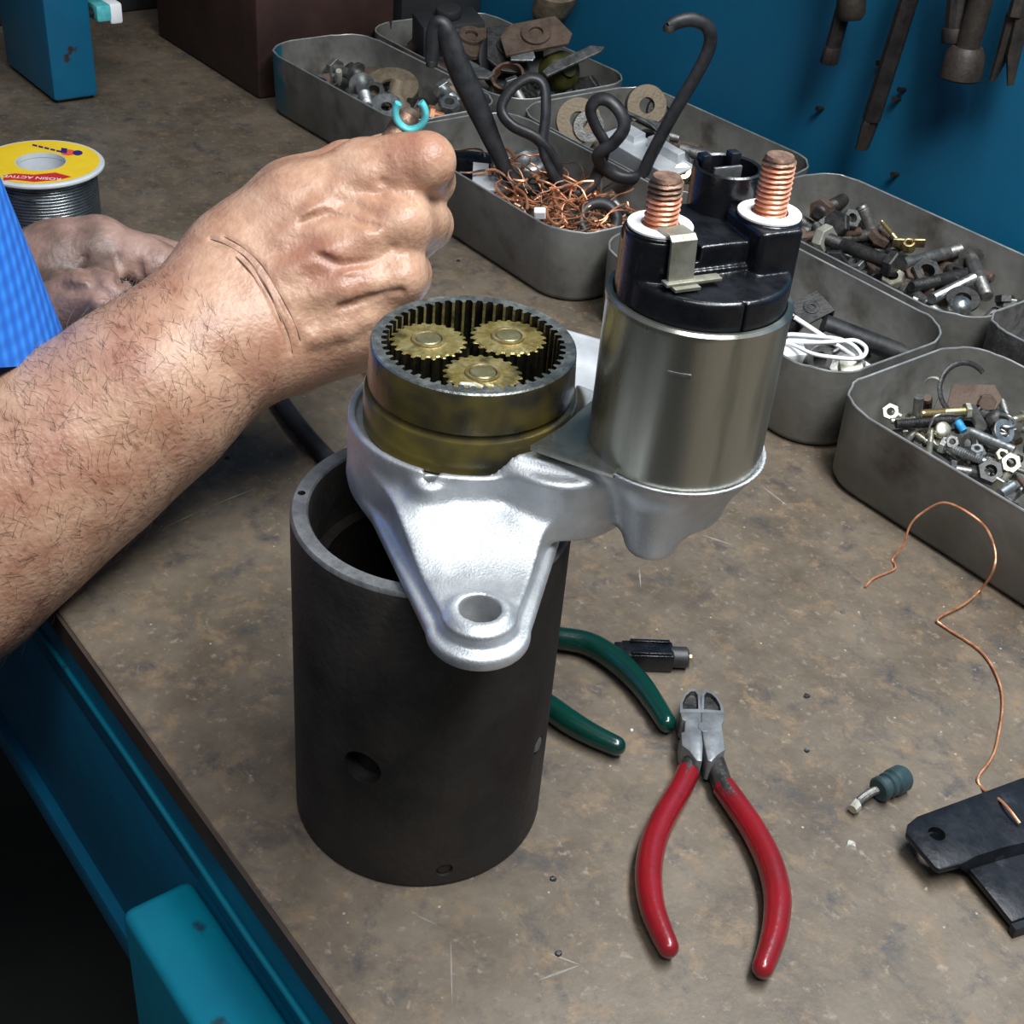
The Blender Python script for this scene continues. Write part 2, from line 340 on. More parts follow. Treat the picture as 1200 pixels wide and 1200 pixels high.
def caps_mesh(caps, h, pad=0.012, extra=None):
    P = np.array([np.asarray(c[i]) for c in caps for i in (0, 1)]); Rm = max(max(c[2], c[3]) for c in caps)
    lo = P.min(0) - Rm - 3 * h; hi = P.max(0) + Rm + 3 * h
    n = np.ceil((hi - lo) / h).astype(int) + 1; D = np.full(n, 0.05, np.float64)
    for a, b, ra, rb, k in caps:
        a = np.asarray(a); b = np.asarray(b); rm = max(ra, rb) + pad + max(k, 0)
        i0 = np.maximum(np.floor((np.minimum(a, b) - rm - lo) / h).astype(int), 0); i1 = np.minimum(np.ceil((np.maximum(a, b) + rm - lo) / h).astype(int) + 1, n)
        ax = [lo[i] + h * np.arange(i0[i], i1[i]) for i in range(3)]; X = np.stack(np.meshgrid(*ax, indexing='ij'), -1)
        S = tuple(slice(i0[i], i1[i]) for i in range(3)); d = cap_d(X, a, b, ra, rb)
        D[S] = smin(D[S], d, k) if k >= 0 else np.maximum(D[S], -d)
    return surface_nets(D, lo, h)
def np_mesh(name, V, F, mats, smooth=60, relax=0):
    me = bpy.data.meshes.new(name); me.from_pydata(V.tolist(), [], F.tolist())
    if not isinstance(mats, (list, tuple)): mats = [mats]
    for m in mats: me.materials.append(M[m])
    if relax:
        bm = bmesh.new(); bm.from_mesh(me)
        for _ in range(relax): bmesh.ops.smooth_vert(bm, verts=bm.verts, factor=0.5, use_axis_x=True, use_axis_y=True, use_axis_z=True)
        bm.to_mesh(me); bm.free()
    me.polygons.foreach_set('use_smooth', [True] * len(me.polygons))
    if smooth: me.set_sharp_from_angle(angle=math.radians(smooth))
    me.update(); return me
def np_obj(name, V, F, mats, parent=None, smooth=60, relax=0):
    o = bpy.data.objects.new(name, np_mesh(name, V, F, mats, smooth, relax)); COL.objects.link(o); o.parent = parent; return o

# ================================================================== THE SETTING
fl = struct(MB().box((-0.2, 0.0, -0.875), (4.0, 3.4, 0.05)).build('floor', 'floor', smooth=0)); fl['label'] = 'dark workshop floor under the bench'
wl = MB().box((-0.2, 0.530, 0.28), (2.9, 0.03, 1.5)).build('wall_back', 'blue_wall', smooth=0); struct(wl); wl['label'] = 'blue painted tool board wall behind the bench'

bench = thing('workbench', 'blue steel workbench with worn dark brown top', 'workbench', (-0.2, 0.22, -0.85))
def bpart(mb, name, m, **k):
    o = mb.build(name, m, None, **k); o.parent = bench; o.matrix_parent_inverse = Matrix.Translation((0.2, -0.22, 0.85)); return o
bpart(MB().box((-0.225, 0.2205, -0.003), (1.65, 0.575, 0.006)), 'tabletop', 'bench', smooth=0, bevel=0.001)
bpart(MB().box((-0.225, 0.2205, -0.0085), (1.646, 0.571, 0.005)), 'underlay_board', 'dark_wood', smooth=0)
bpart(MB().box((-0.225, -0.0675, -0.0068), (1.65, 0.0016, 0.0116)), 'edge_band', 'dark_wood', smooth=0)
bpart(MB().box((-0.225, -0.0640, -0.0295), (1.65, 0.005, 0.037)), 'edge_angle', 'blue_frame', bevel=0.001)
bpart(MB().tube([(-1.05, -0.0672, -0.0335), (-0.10, -0.0672, -0.0305), (0.0, -0.0672, -0.0345), (0.60, -0.0672, -0.034)], 0.0012, 8), 'weld_bead', 'lit_blue_paint')
bpart(MB().box((-0.225, -0.0597, -0.105), (1.64, 0.012, 0.114)), 'apron', 'blue_frame', bevel=0.001)
bpart(MB().box((-0.225, -0.0590, -0.168), (1.64, 0.024, 0.016)), 'lower_lip', 'blue_frame', bevel=0.001)
bpart(MB().box((0.151, -0.0805, -0.15), (0.40, 0.0275, 0.20)), 'front_box', 'lit_blue_paint', bevel=0.004, bseg=3)
for x, y in ((-0.98, -0.03), (0.53, -0.03), (-0.98, 0.47), (0.53, 0.47)):
    bpart(MB().box((x, y, -0.43), (0.06, 0.06, 0.84)), 'leg', 'blue_frame', bevel=0.003)
bpart(MB().box((-0.225, 0.25, -0.60), (1.5, 0.42, 0.02)), 'lower_shelf', 'dark_paint')

for pa, pb, wd_ in (((888, 566), (932, 600), .0006), ((628, 1150), (680, 1131), .0005), ((640, 1116), (680, 1131), .0004), ((749, 664), (751, 690), .0004), ((820, 626), (862, 640), .0005), ((185, 622), (240, 596), .0004), ((250, 592), (300, 572), .0003), ((486, 1072), (512, 1084), .0004), ((528, 1100), (530, 1180), .0003)):
    a_, b_ = at(*pa, 0), at(*pb, 0); s2 = Vector((-(b_ - a_).y, (b_ - a_).x, 0)).normalized() * wd_; m_ = a_.lerp(b_, 0.45)
    bpart(MB().loops([[Vector((p.x, p.y, -0.0002)) for p in (a_, m_ - s2, b_, m_ + s2)], [Vector((p.x, p.y, 0.00008)) for p in (a_, m_ - s2, b_, m_ + s2)]]), 'scratch_mark', 'scratch', smooth=0)
# far end of the bench: blue post, red-brown block, dark cabinet
post = thing('machine_post', 'blue painted steel post with chipped paint at the far left', 'post', (-0.75, 0.165, 0))
def under(mb, name, m, par, **k):
    o = mb.build(name, m, None, **k); o.parent = par; o.matrix_parent_inverse = Matrix.Translation(-par.location); return o
under(MB().box((-0.752, 0.168, 0.15), (0.096, 0.034, 0.295)), 'column', 'blue_post', post, bevel=0.003)
under(MB().box((-0.752, 0.168, 0.0015), (0.086, 0.026, 0.003)), 'foot_plate', 'steel_dark', post, bevel=0.001)
tabp = atp(116, 12, (-0.72, 0, 0), (1, 0, 0)); under(MB().box(tabp, (0.02, 0.012, 0.012)), 'tab', 'cyan_enamel', post, bevel=0.002)
under(MB().tube([Vector((-0.715, 0.180, tabp.z)), tabp], 0.0035, 10), 'tab_arm', 'steel_dark', post)
tabp2 = atp(130, 12, (-0.72, 0, 0), (1, 0, 0)); under(MB().box(tabp2, (0.02, 0.010, 0.015)), 'tab_sleeve', 'white_plastic', post, bevel=0.002)
rb = MB().box((-0.742, 0.352, 0.07), (0.176, 0.122, 0.14)).build('wooden_block', 'red_wood', None, bevel=0.003)
tag(rb, 'dark red-brown block standing behind the blue-cornered tray', 'block')
ca = thing('steel_cabinet', 'dark steel cabinet in shadow at the far end of the bench', 'cabinet', (-0.95, 0.25, 0))
under(MB().box((-0.96, 0.25, 0.15), (0.12, 0.44, 0.30)), 'body', 'dark_paint', ca, bevel=0.004)
under(MB().box((-0.895, 0.20, 0.036), (0.01, 0.26, 0.006)), 'ledge', 'steel_dark', ca, bevel=0.001)
under(MB().box((-0.896, 0.25, 0.12), (0.008, 0.30, 0.12)), 'door', 'dark_paint', ca, bevel=0.002)
bx = thing('tool_chest', 'dark tool chest in the corner behind the red-brown block', 'chest', (-0.75, 0.46, 0))
under(MB().box((-0.752, 0.468, 0.11), (0.17, 0.080, 0.22)), 'body', 'dark_paint', bx, bevel=0.004)
under(MB().box((-0.752, 0.426, 0.11), (0.15, 0.004, 0.08)), 'drawer', 'dark_wood', bx, bevel=0.001)

# ------------------------------------------------------------------ trays
def rrect(x0, x1, y0, y1, r, z, n=10):
    out = []
    for cx, cy, a0 in ((x1 - r, y1 - r, 0), (x0 + r, y1 - r, 90), (x0 + r, y0 + r, 180), (x1 - r, y0 + r, 270)):
        for i in range(n + 1):
            a = math.radians(a0 + 90 * i / n); out.append(Vector((cx + r * math.cos(a), cy + r * math.sin(a), z)))
    return out
def tray(x0, x1, y0, y1, h, label, rot=0.0, m='tray', z=0.0, cr=0.027, wob=0.00035, dz=0.0, group='steel sorting trays on the bench'):
    c = ((x0 + x1) / 2, (y0 + y1) / 2); T = Matrix.Rotation(rot, 3, 'Z')
    t = thing('parts_tray', label, 'tray', (c[0], c[1], z), group)
    hx, hy = (x1 - x0) / 2, (y1 - y0) / 2
    def ring(ins, zz, w=0):
        o = []
        for i, p in enumerate(rrect(-hx + ins, hx - ins, -hy + ins, hy - ins, max(cr - ins, 0.004), zz)):
            o.append(T @ Vector((p.x + w * math.sin(i * 1.7 + x0 * 50), p.y + w * math.cos(i * 2.3 + y0 * 40), zz + w * math.sin(i * 0.9))))
        return o
    mb = MB(); mb.loops([ring(0.006, 0.0005), ring(0.003, 0.0012), ring(0.0012, 0.004), ring(0.0, h, wob), ring(0.0011, h, wob), ring(0.0025, 0.0045), ring(0.0045, 0.0022)])
    mb.build('body', m, t, smooth=50)
    MB().tube(ring(0.0005, h, wob), 0.00065, 6, closed=True).build('rim', 'tray_rim', t, smooth=60)
    return t
H = 0.045
def tray_blue():       # the same steel with old blue paint left round one end
    m = M['tray'].copy(); m.name = 'tray_blue'; N = m.node_tree.nodes; L = m.node_tree.links; b = N['Principled BSDF']
    src = b.inputs['Base Color'].links[0].from_socket
    tc = N.new('ShaderNodeTexCoord'); sx = N.new('ShaderNodeSeparateXYZ'); L.new(tc.outputs['Object'], sx.inputs[0])
    n = N.new('ShaderNodeTexNoise'); n.inputs['Scale'].default_value = 40; L.new(tc.outputs['Object'], n.inputs['Vector'])
    ad = N.new('ShaderNodeMath'); ad.operation = 'MULTIPLY_ADD'; ad.inputs[1].default_value = 0.06; L.new(n.outputs['Fac'], ad.inputs[0]); L.new(sx.outputs[0], ad.inputs[2])
    mr = N.new('ShaderNodeMapRange'); mr.inputs[1].default_value = -0.022; mr.inputs[2].default_value = -0.040; L.new(ad.outputs[0], mr.inputs[0])
    x = N.new('ShaderNodeMix'); x.data_type = 'RGBA'; x.inputs[7].default_value = (0.01, 0.13, 0.19, 1); L.new(mr.outputs[0], x.inputs[0]); L.new(src, x.inputs[6])
    sy = N.new('ShaderNodeMath'); sy.operation = 'LESS_THAN'; sy.inputs[1].default_value = -0.030; L.new(sx.outputs[1], sy.inputs[0])
    sx2 = N.new('ShaderNodeMath'); sx2.operation = 'LESS_THAN'; sx2.inputs[1].default_value = -0.0915; L.new(sx.outputs[0], sx2.inputs[0])
    sm = N.new('ShaderNodeMath'); sm.operation = 'MAXIMUM'; L.new(sy.outputs[0], sm.inputs[0]); L.new(sx2.outputs[0], sm.inputs[1])
    x2 = N.new('ShaderNodeMix'); x2.data_type = 'RGBA'; L.new(sm.outputs[0], x2.inputs[0]); L.new(src, x2.inputs[6]); L.new(x.outputs[2], x2.inputs[7])
    L.new(x2.outputs[2], b.inputs['Base Color']); return m
M['tray_blue'] = tray_blue()
tray(-0.643, -0.459, 0.289, 0.378, H, 'blue-cornered steel tray of washers and nuts, farthest in the front row', 0.03, m='tray_blue')
tray(-0.4535, -0.2635, 0.2765, 0.3755, H, 'steel tray of copper wire scraps under the bent black strip')
tray(-0.2575, -0.0765, 0.285, 0.388, H, 'steel tray with a coil of white wire behind the solenoid')
tray(-0.0715, 0.115, 0.2765, 0.386, H, 'nearest steel tray full of small screws at the right edge')
tray(-0.655, -0.4605, 0.383, 0.500, H, 'steel tray heaped with dark scrap plates in the far wall corner')
tray(-0.4545, -0.2745, 0.378, 0.501, H, 'steel tray of bearing rings and shiny brackets against the blue wall')
tray(-0.2705, -0.0805, 0.396, 0.503, H, 'steel tray of large bolts against the blue wall')
tray(-0.076, 0.11, 0.396, 0.503, 0.052, 'bright thin-walled tray corner beside the bolt tray', m='steel_mid', cr=0.018)

# shallow aluminium dish behind the starter
M['dish_metal'] = mat('dish_metal', (0.62, 0.64, 0.66), (0.75, 0.77, 0.78), 40, (0.45, 0.55), 0.45, 0.1)
dish = thing('aluminium_dish', 'shiny shallow aluminium dish lying behind the gear housing', 'dish', (-0.215, 0.205, 0))
def dring(ins, z):
    T = Matrix.Rotation(math.radians(28), 3, 'Z'); return [T @ p for p in rrect(-0.062 + ins, 0.062 - ins, -0.036 + ins, 0.036 - ins, 0.012, z)]
MB().loops([dring(0.006, 0.0004), dring(0.001, 0.003), dring(-0.001, 0.011), dring(-0.006, 0.0125), dring(-0.006, 0.0133), dring(0.0, 0.0120), dring(0.003, 0.0035), dring(0.007, 0.0014)]).build('pan', 'dish_metal', dish, smooth=50)
MB().tube(dring(-0.006, 0.0129), 0.0009, 6, closed=True).build('rolled_rim', 'dish_metal', dish)

# ================================================================== STARTER MOTOR YOKE (hollow iron cylinder)
yk = thing('starter_motor_yoke', 'hollow black iron starter motor yoke standing at the bench edge', 'motor yoke', (0, 0, 0))
YR, YI, YH = 0.0425, 0.0370, 0.1225
prof = [(YI + 0.0005, 0.0), (YR - 0.001, 0.0), (YR, 0.001), (YR, YH - 0.0012), (YR - 0.0008, YH), (YI + 0.0006, YH), (YI, YH - 0.0008), (YI, 0.001)]
mb = MB(); n = 96
rings = [[Vector((r * math.cos(2 * PI * j / n), r * math.sin(2 * PI * j / n), z)) for j in range(n)] for r, z in prof]
mb.loops(rings, closed=True)
for i in range(len(mb.f)):
    zc = sum(mb.v[k][2] for k in mb.f[i]) / 4
    if zc > YH - 0.0007: mb.mi[i] = 1
shell = mb.build('shell', ['yoke', 'yoke_rim'], yk, smooth=40)
def cutter(path_a, path_b, r):
    a, b = Vector(path_a), Vector(path_b)
    o = MB().tube([a, b], r, 28).build('cutter', 'yoke', None); return o
def boolean_cut(obj, cutters):
    for c in cutters:
        md = obj.modifiers.new('cut', 'BOOLEAN'); md.operation = 'DIFFERENCE'; md.object = c; md.solver = 'EXACT'
    dg = bpy.context.evaluated_depsgraph_get(); dg.update()
    me = bpy.data.meshes.new_from_object(obj.evaluated_get(dg)); old = obj.data
    obj.modifiers.clear(); obj.data = me
    me.polygons.foreach_set('use_smooth', [True] * len(me.polygons)); me.set_sharp_from_angle(angle=math.radians(40))
    for c in cutters: bpy.data.objects.remove(c, do_unlink=True)
def on_yoke(px, py):
    d = ray(px, py); a = d.x ** 2 + d.y ** 2; b = 2 * (CAM.x * d.x + CAM.y * d.y); c = CAM.x ** 2 + CAM.y ** 2 - YR ** 2
    return CAM + d * ((-b - math.sqrt(b * b - 4 * a * c)) / (2 * a))
h1 = on_yoke(424, 900); h2 = on_yoke(521, 1020)
def radial(h): return Vector((h.x, h.y, 0)).normalized()
cuts = [cutter(h1 + radial(h1) * 0.01, h1 - radial(h1) * 0.013, 0.0064), cutter(h2 + radial(h2) * 0.01, h2 - radial(h2) * 0.003, 0.0028)]
h3 = on_yoke(631, 873); cuts.append(cutter(h3 + radial(h3) * 0.01, h3 - radial(h3) * 0.002, 0.0032))
rimhole = Vector((YR - 0.0028, 0, 0)); a_ = math.atan2(at(356, 578, YH).y, at(356, 578, YH).x)
cuts.append(cutter((0.0398 * math.cos(a_), 0.0398 * math.sin(a_), YH + 0.01), (0.0398 * math.cos(a_), 0.0398 * math.sin(a_), YH - 0.004), 0.0012))
boolean_cut(shell, cuts)
T3 = Matrix.Translation(h3 - radial(h3) * 0.0016) @ radial(h3).to_track_quat('Z', 'Y').to_matrix().to_4x4()
MB().lathe([(0.0, 0.0), (0.0029, 0.0), (0.0029, 0.0012), (0.0024, 0.0016), (0.0, 0.0016)], 20, T=T3, cap=False).build('pole_screw', 'yoke_rim', yk)
T2 = Matrix.Translation(h2 - radial(h2) * 0.0027) @ radial(h2).to_track_quat('Z', 'Y').to_matrix().to_4x4()
MB().lathe([(0.0, 0.0), (0.0026, 0.0), (0.0026, 0.0014), (0.0022, 0.0018), (0.0, 0.0018)], 20, T=T2, cap=False).build('pole_screw', 'yoke', yk)
for k in range(4):   # curved magnet shoes lining the bore
    a0 = math.radians(20 + 90 * k); st = []
    for z in (0.018, 0.100):
        st.append([Vector((r * math.cos(a0 + t), r * math.sin(a0 + t), z)) for r, ts in ((YI - 0.0002, [0.1 * q for q in range(-5, 6)]), (YI - 0.0042, [0.1 * q for q in range(5, -6, -1)])) for t in ts])
    MB().loops(st).build('magnet_shoe', 'yoke', yk, smooth=40)

# ================================================================== DRIVE HOUSING WITH PLANETARY GEARS AND SOLENOID
A = (-0.0074, 0.0172); S = (0.0484, 0.0480); E_ = (0.0560, -0.0236)
dr = thing('starter_drive_housing', 'cast aluminium starter drive housing with greased planetary gears and solenoid', 'starter housing', (A[0], A[1], YH))
def dpart(mb_or_obj, name=None, m=None, par=None, **k):
    par = par or dr
    o = mb_or_obj.build(name, m, None, **k) if isinstance(mb_or_obj, MB) else mb_or_obj
    o.parent = par
    if par is dr: o.matrix_parent_inverse = Matrix.Translation(-dr.location)
    return o
hh = 0.0006
lo = (-0.049, -0.044, 0.118); hi = (0.082, 0.080, 0.163)
X = grid(lo, hi, hh); x, y, z = X[..., 0], X[..., 1], X[..., 2]
def rad(c): return np.sqrt((x - c[0]) ** 2 + (y - c[1]) ** 2)
def ext(d2, z0, z1, rnd=0.0008):
    w = np.maximum(z - z1, z0 - z) + rnd; d = d2 + rnd
    return np.minimum(np.maximum(d, w), 0) + np.sqrt(np.maximum(d, 0) ** 2 + np.maximum(w, 0) ** 2) - rnd
def cap2(a, b, ra, rb):
    bx_, by_ = b[0] - a[0], b[1] - a[1]; t = np.clip(((x - a[0]) * bx_ + (y - a[1]) * by_) / (bx_ ** 2 + by_ ** 2), 0, 1)
    return np.sqrt((x - a[0] - t * bx_) ** 2 + (y - a[1] - t * by_) ** 2) - (ra + (rb - ra) * t), t
rA = rad(A); rS = rad(S); rE = rad(E_)
D = ext(rA - 0.0362, 0.1225, 0.1472)
dv = (E_[0] - A[0], E_[1] - A[1]); dl = math.hypot(*dv)
tt = ((x - A[0]) * dv[0] + (y - A[1]) * dv[1]) / dl ** 2
side = (-(x - A[0]) * dv[1] + (y - A[1]) * dv[0]) / dl
d2, t2 = cap2(A, E_, 0.0345, 0.0108)
s_ = np.clip((tt - 0.42) / 0.42, 0, 1); s_ = s_ * s_ * (3 - 2 * s_)
top = 0.1395 * (1 - s_) + 0.1312 * s_ - 0.0025 * np.clip((np.abs(side) - 0.008) / 0.02, 0, 1) ** 2
web = np.maximum(d2 + 0.0008, np.maximum(z - top, 0.1225 - z))
D = smin(D, web, 0.0045)
d2, _ = cap2(A, E_, 0.036, 0.0140)
D = smin(D, ext(d2, 0.1225, 0.1272, 0.0015), 0.002)
D = smin(D, ext(rE - 0.0084, 0.1225, 0.1330, 0.0014), 0.003)
# solenoid seat
cone = np.maximum((rS - (0.0262 - (0.1572 - z) * 0.60)) * 0.86, np.maximum(z - 0.1572, 0.1310 - z))
D = smin(D, cone, 0.003)
d2, t2 = cap2(A, S, 0.028, 0.0165)
D = smin(D, ext(d2, 0.1365, 0.1532, 0.0015), 0.005)
mid = (A[0] + 0.52 * (S[0] - A[0]) + 0.004, A[1] + 0.52 * (S[1] - A[1]) - 0.006)
D = smin(D, ext(rad(mid) - 0.0205, 0.1300, 0.1500, 0.002), 0.005)
lug = at(757, 652, 0.133); D = smin(D, ext(rad((lug.x - 0.004, lug.y + 0.005)) - 0.0070, 0.1312, 0.150, 0.002), 0.007)
bl = at(503, 566, 0.1440); blc = (bl.x + (A[0] - bl.x) * 0.05, bl.y + (A[1] - bl.y) * 0.05)
D = smin(D, ext(rad(blc) - 0.0050, 0.1330, 0.1440, 0.001), 0.004)
# raised rim lip and gear-seat recess
D = np.maximum(D, -ext(rA - 0.0340, 0.1440, 0.18, 0.0004))
D = np.maximum(D, -ext(rE - 0.0056, 0.10, 0.15, 0.0002))
D = np.maximum(D, -ext(rad(blc) - 0.0024, 0.138, 0.15, 0.0002))
D = np.maximum(D, -ext(rS - 0.0247, 0.1562, 0.18, 0.0002))
V, F = surface_nets(D, lo, hh)
dpart(np_obj('casting', V, F, 'cast', None, smooth=0, relax=2))
nose = MB().lathe([(0.0, 0.060), (0.0145, 0.060), (0.0165, 0.062), (0.0185, 0.095), (0.0195, 0.1235)], 40, c=(A[0], A[1], 0)); dpart(nose, 'nose_cone', 'cast', smooth=40)
# ring gear
M['pin_steel'] = mat('pin_steel', (0.19, 0.17, 0.08), (0.27, 0.25, 0.14), 200, (0.3, 0.4), 0.7, 0.1)
NT = 50; RZ = 0.1707
def gear_loop(c, r_root, r_tip, nt, z, ph=0.0, inner=False):
    o = []
    for i in range(nt):
        for f, rr in ((-0.30, r_root), (-0.13, r_tip), (0.13, r_tip), (0.30, r_root)):
            a = ph + 2 * PI * (i + f) / nt; o.append(Vector((c[0] + rr * math.cos(a), c[1] + rr * math.sin(a), z)))
    return o
def plain_loop(c, r, nt, z, ph=0.0):
    return [Vector((c[0] + r * math.cos(ph + 2 * PI * (i + f) / nt), c[1] + r * math.sin(ph + 2 * PI * (i + f) / nt), z)) for i in range(nt) for f in (-0.30, -0.13, 0.13, 0.30)]
mb = MB()
outer = [(0.0318, 0.1446), (0.0318, 0.1550), (0.0314, 0.1556), (0.0300, 0.1560), (0.0298, 0.1570), (0.0306, 0.1578), (0.0307, 0.1590), (0.0301, 0.1698), (0.0299, 0.1704)]
rg = [plain_loop(A, 0.0296, NT, RZ)] + [plain_loop(A, r, NT, z_) for r, z_ in reversed(outer)]
mb.loops(rg, False, False)
dpart(mb, 'ring_gear', 'grease_ring', smooth=40); RG = dr.children[-1]
ring_obj = [o for o in dr.children if o.name.startswith('ring_gear')][0]
mb = MB(); mb.loops([plain_loop(A, 0.0300, NT, RZ - 0.0004), plain_loop(A, 0.0296, NT, RZ + 0.0001), plain_loop(A, 0.0284, NT, RZ), gear_loop(A, 0.0268, 0.0252, NT, RZ - 0.0001)], False, False)
dpart(mb, 'gear_face', 'ring_steel', smooth=40)
mb = MB(); mb.loops([gear_loop(A, 0.0268, 0.0252, NT, RZ), gear_loop(A, 0.0268, 0.0252, NT, RZ - 0.017)], False, False)
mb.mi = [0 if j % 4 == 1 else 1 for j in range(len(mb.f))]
dpart(mb, 'internal_teeth', ['grease_gear', 'gear_side'], smooth=30)
dpart(MB().lathe([(0.0, 0.1535), (0.0, 0.1560), (0.0030, 0.1560), (0.0030, 0.1545), (0.0272, 0.1545), (0.0272, 0.1530)], 48, c=(A[0], A[1], 0), cap=False), 'carrier_plate', 'gear_side', smooth=40)
PRc, PR = 0.0139, 0.0114
pz = 0.1682; pos = []
for px, py in ((500, 391), (603.5, 389), (564, 433)):
    q = at(px, py, pz); a = math.atan2(q.y - A[1], q.x - A[0]); pos.append(a)
base_a = pos[2]
for k, a in enumerate((base_a, base_a + 2 * PI / 3, base_a - 2 * PI / 3)):
    c = (A[0] + PRc * math.cos(a), A[1] + PRc * math.sin(a)); nt = 22; ph = 0.2 * k
    mb = MB(); top_o = gear_loop(c, 0.0102, PR, nt, pz - 0.0004, ph); top_i = gear_loop(c, 0.0098, 0.0106, nt, pz, ph)
    hub = plain_loop(c, 0.0046, nt, pz, ph); hub2 = plain_loop(c, 0.0046, nt, pz - 0.0006, ph)
    mb.loops([gear_loop(c, 0.0102, PR, nt, 0.1546, ph), top_o], False, False, mi=1); mb.loops([top_o, top_i, hub, hub2], False, True)
    pg = dpart(mb, 'planet_gear', ['grease_gear', 'gear_side'], smooth=30)
    def sub(mb2, nm, mm):
        o = mb2.build(nm, mm, None, smooth=40); o.parent = pg; o.matrix_parent_inverse = Matrix.Translation(-dr.location); o.matrix_parent_inverse = pg.matrix_world.inverted() @ Matrix.Identity(4); return o
    bpy.context.view_layer.update()
    sub(MB().lathe([(0.0040, pz - 0.001), (0.0052, pz - 0.001), (0.0052, pz + 0.0004), (0.0050, pz + 0.0007), (0.0042, pz + 0.0007), (0.0040, pz + 0.0004)], 28, c=(c[0], c[1], 0), closed=True), 'bushing', 'brass')
    sub(MB().lathe([(0.0, pz - 0.001), (0.0037, pz - 0.001), (0.0037, pz + 0.0004), (0.0034, pz + 0.0007), (0.0, pz + 0.0007)], 28, c=(c[0], c[1], 0), cap=False), 'pin', 'pin_steel')
# blobs of grease on the front planet
gq = at(556, 452, pz); V, F = caps_mesh([((gq.x + dx, gq.y + dy, pz + 0.0002), (gq.x + dx + ex, gq.y + dy + ey, pz + 0.0002), r_, r_ * 0.8, 0.0008) for dx, dy, ex, ey, r_ in ((0, 0, 0.002, 0.001, 0.0009), (-0.002, -0.003, 0.001, 0.002, 0.0008), (0.002, 0.003, 0.001, 0.001, 0.0007), (0.0005, -0.0015, 0.002, 0.0, 0.0006))], 0.00025)
M['grease'] = mat('grease', (0.5, 0.52, 0.48), (0.35, 0.33, 0.2), 300, (0.15, 0.2), 0, 0.2)
g_ = np_obj('grease_blob', V, F, 'grease', None, smooth=0); g_.parent = dr; g_.matrix_parent_inverse = Matrix.Translation(-dr.location)

# solenoid
SR = 0.0245; SZ0, SZ1 = 0.1563, 0.2040
zp = 0.1576
pl_ = [at(q[0], q[1], zp) for q in ((621, 522), (660, 498), (694, 468), (730, 470), (740, 520), (720, 556), (690, 546))]
mb = MB(); mb.prism(pl_, zp - 0.0016, zp); dpart(mb, 'solenoid_plate', 'can', smooth=0, bevel=0.0003)
can = dpart(MB().lathe([(0.0, SZ0), (SR - 0.0006, SZ0), (SR, SZ0 + 0.0006), (SR, SZ1 - 0.003), (SR + 0.0003, SZ1 - 0.0022), (SR + 0.0003, SZ1 - 0.0008), (SR - 0.0004, SZ1), (SR - 0.0014, SZ1), (SR - 0.0018, SZ1 - 0.001), (0.0, SZ1 - 0.001)], 72, c=(S[0], S[1], 0), cap=False), 'solenoid_can', 'can', smooth=40)
dpart(MB().box(tuple(Vector((S[0], S[1], 0.192)) + 0.0244 * Vector((0.62, -0.78, 0))), (0.0006, 0.006, 0.0008), Matrix.Rotation(math.atan2(-0.78, 0.62), 3, 'Z')), 'crimp_mark', 'steel_bright')
# cap (moulded black plastic)
zw = 0.2243; sl = at(774, 262, zw); sr = at(902, 248, zw)
sdv = (sr - sl).normalized(); pf = Vector((sdv.y, -sdv.x, 0))
h2_ = 0.00045; lo2 = (S[0] - 0.027, S[1] - 0.027, 0.200); hi2 = (S[0] + 0.027, S[1] + 0.027, 0.236)
X = grid(lo2, hi2, h2_); x, y, z = X[..., 0], X[..., 1], X[..., 2]
def loc(c): return (x - c[0]) * sdv.x + (y - c[1]) * sdv.y, (x - c[0]) * pf.x + (y - c[1]) * pf.y
rS = rad(S); a1, b1 = loc(S)
def box2(a, b, ca_, cb_, ha, hb, r):
    qa = np.abs(a - ca_) - ha + r; qb = np.abs(b - cb_) - hb + r
    return np.sqrt(np.maximum(qa, 0) ** 2 + np.maximum(qb, 0) ** 2) + np.minimum(np.maximum(qa, qb), 0) - r
D = ext(rS - 0.0227, 0.2010, 0.2118, 0.0012)
body = np.maximum(rS - 0.0227, b1 - 0.0045)
D = np.minimum(D, ext(body, 0.2010, 0.2192, 0.0009))
ar, brr = loc(sr); al, bll = loc(sl)
padr = np.maximum(box2(ar, brr, 0.0005, 0.001, 0.0088, 0.0095, 0.002), rS - 0.0236)
D = np.minimum(D, ext(padr, 0.2010, 0.2232, 0.0009))
D = np.minimum(D, ext(np.maximum(rad((sl.x, sl.y)) - 0.0088, rS - 0.0236), 0.2010, 0.2228, 0.0009))
# groove between left pad and the body, and a front seam
D = np.maximum(D, -ext(box2(a1, b1, -0.0065, 0.0, 0.0018, 0.02, 0.0005), 0.2150, 0.24, 0.0004))
D = np.maximum(D, -ext(box2(a1, b1, -0.001, 0.0228, 0.0004, 0.0012, 0.0002), 0.2, 0.22, 0.0002))
D = smin(D, ext(box2(a1, b1, 0.004, 0.0052, 0.011, 0.0008, 0.0003), 0.2100, 0.2132, 0.0004), 0.0006)
V, F = surface_nets(D, lo2, h2_)
cap_o = dpart(np_obj('solenoid_cap', V, F, 'black_plastic', None, smooth=0, relax=1))
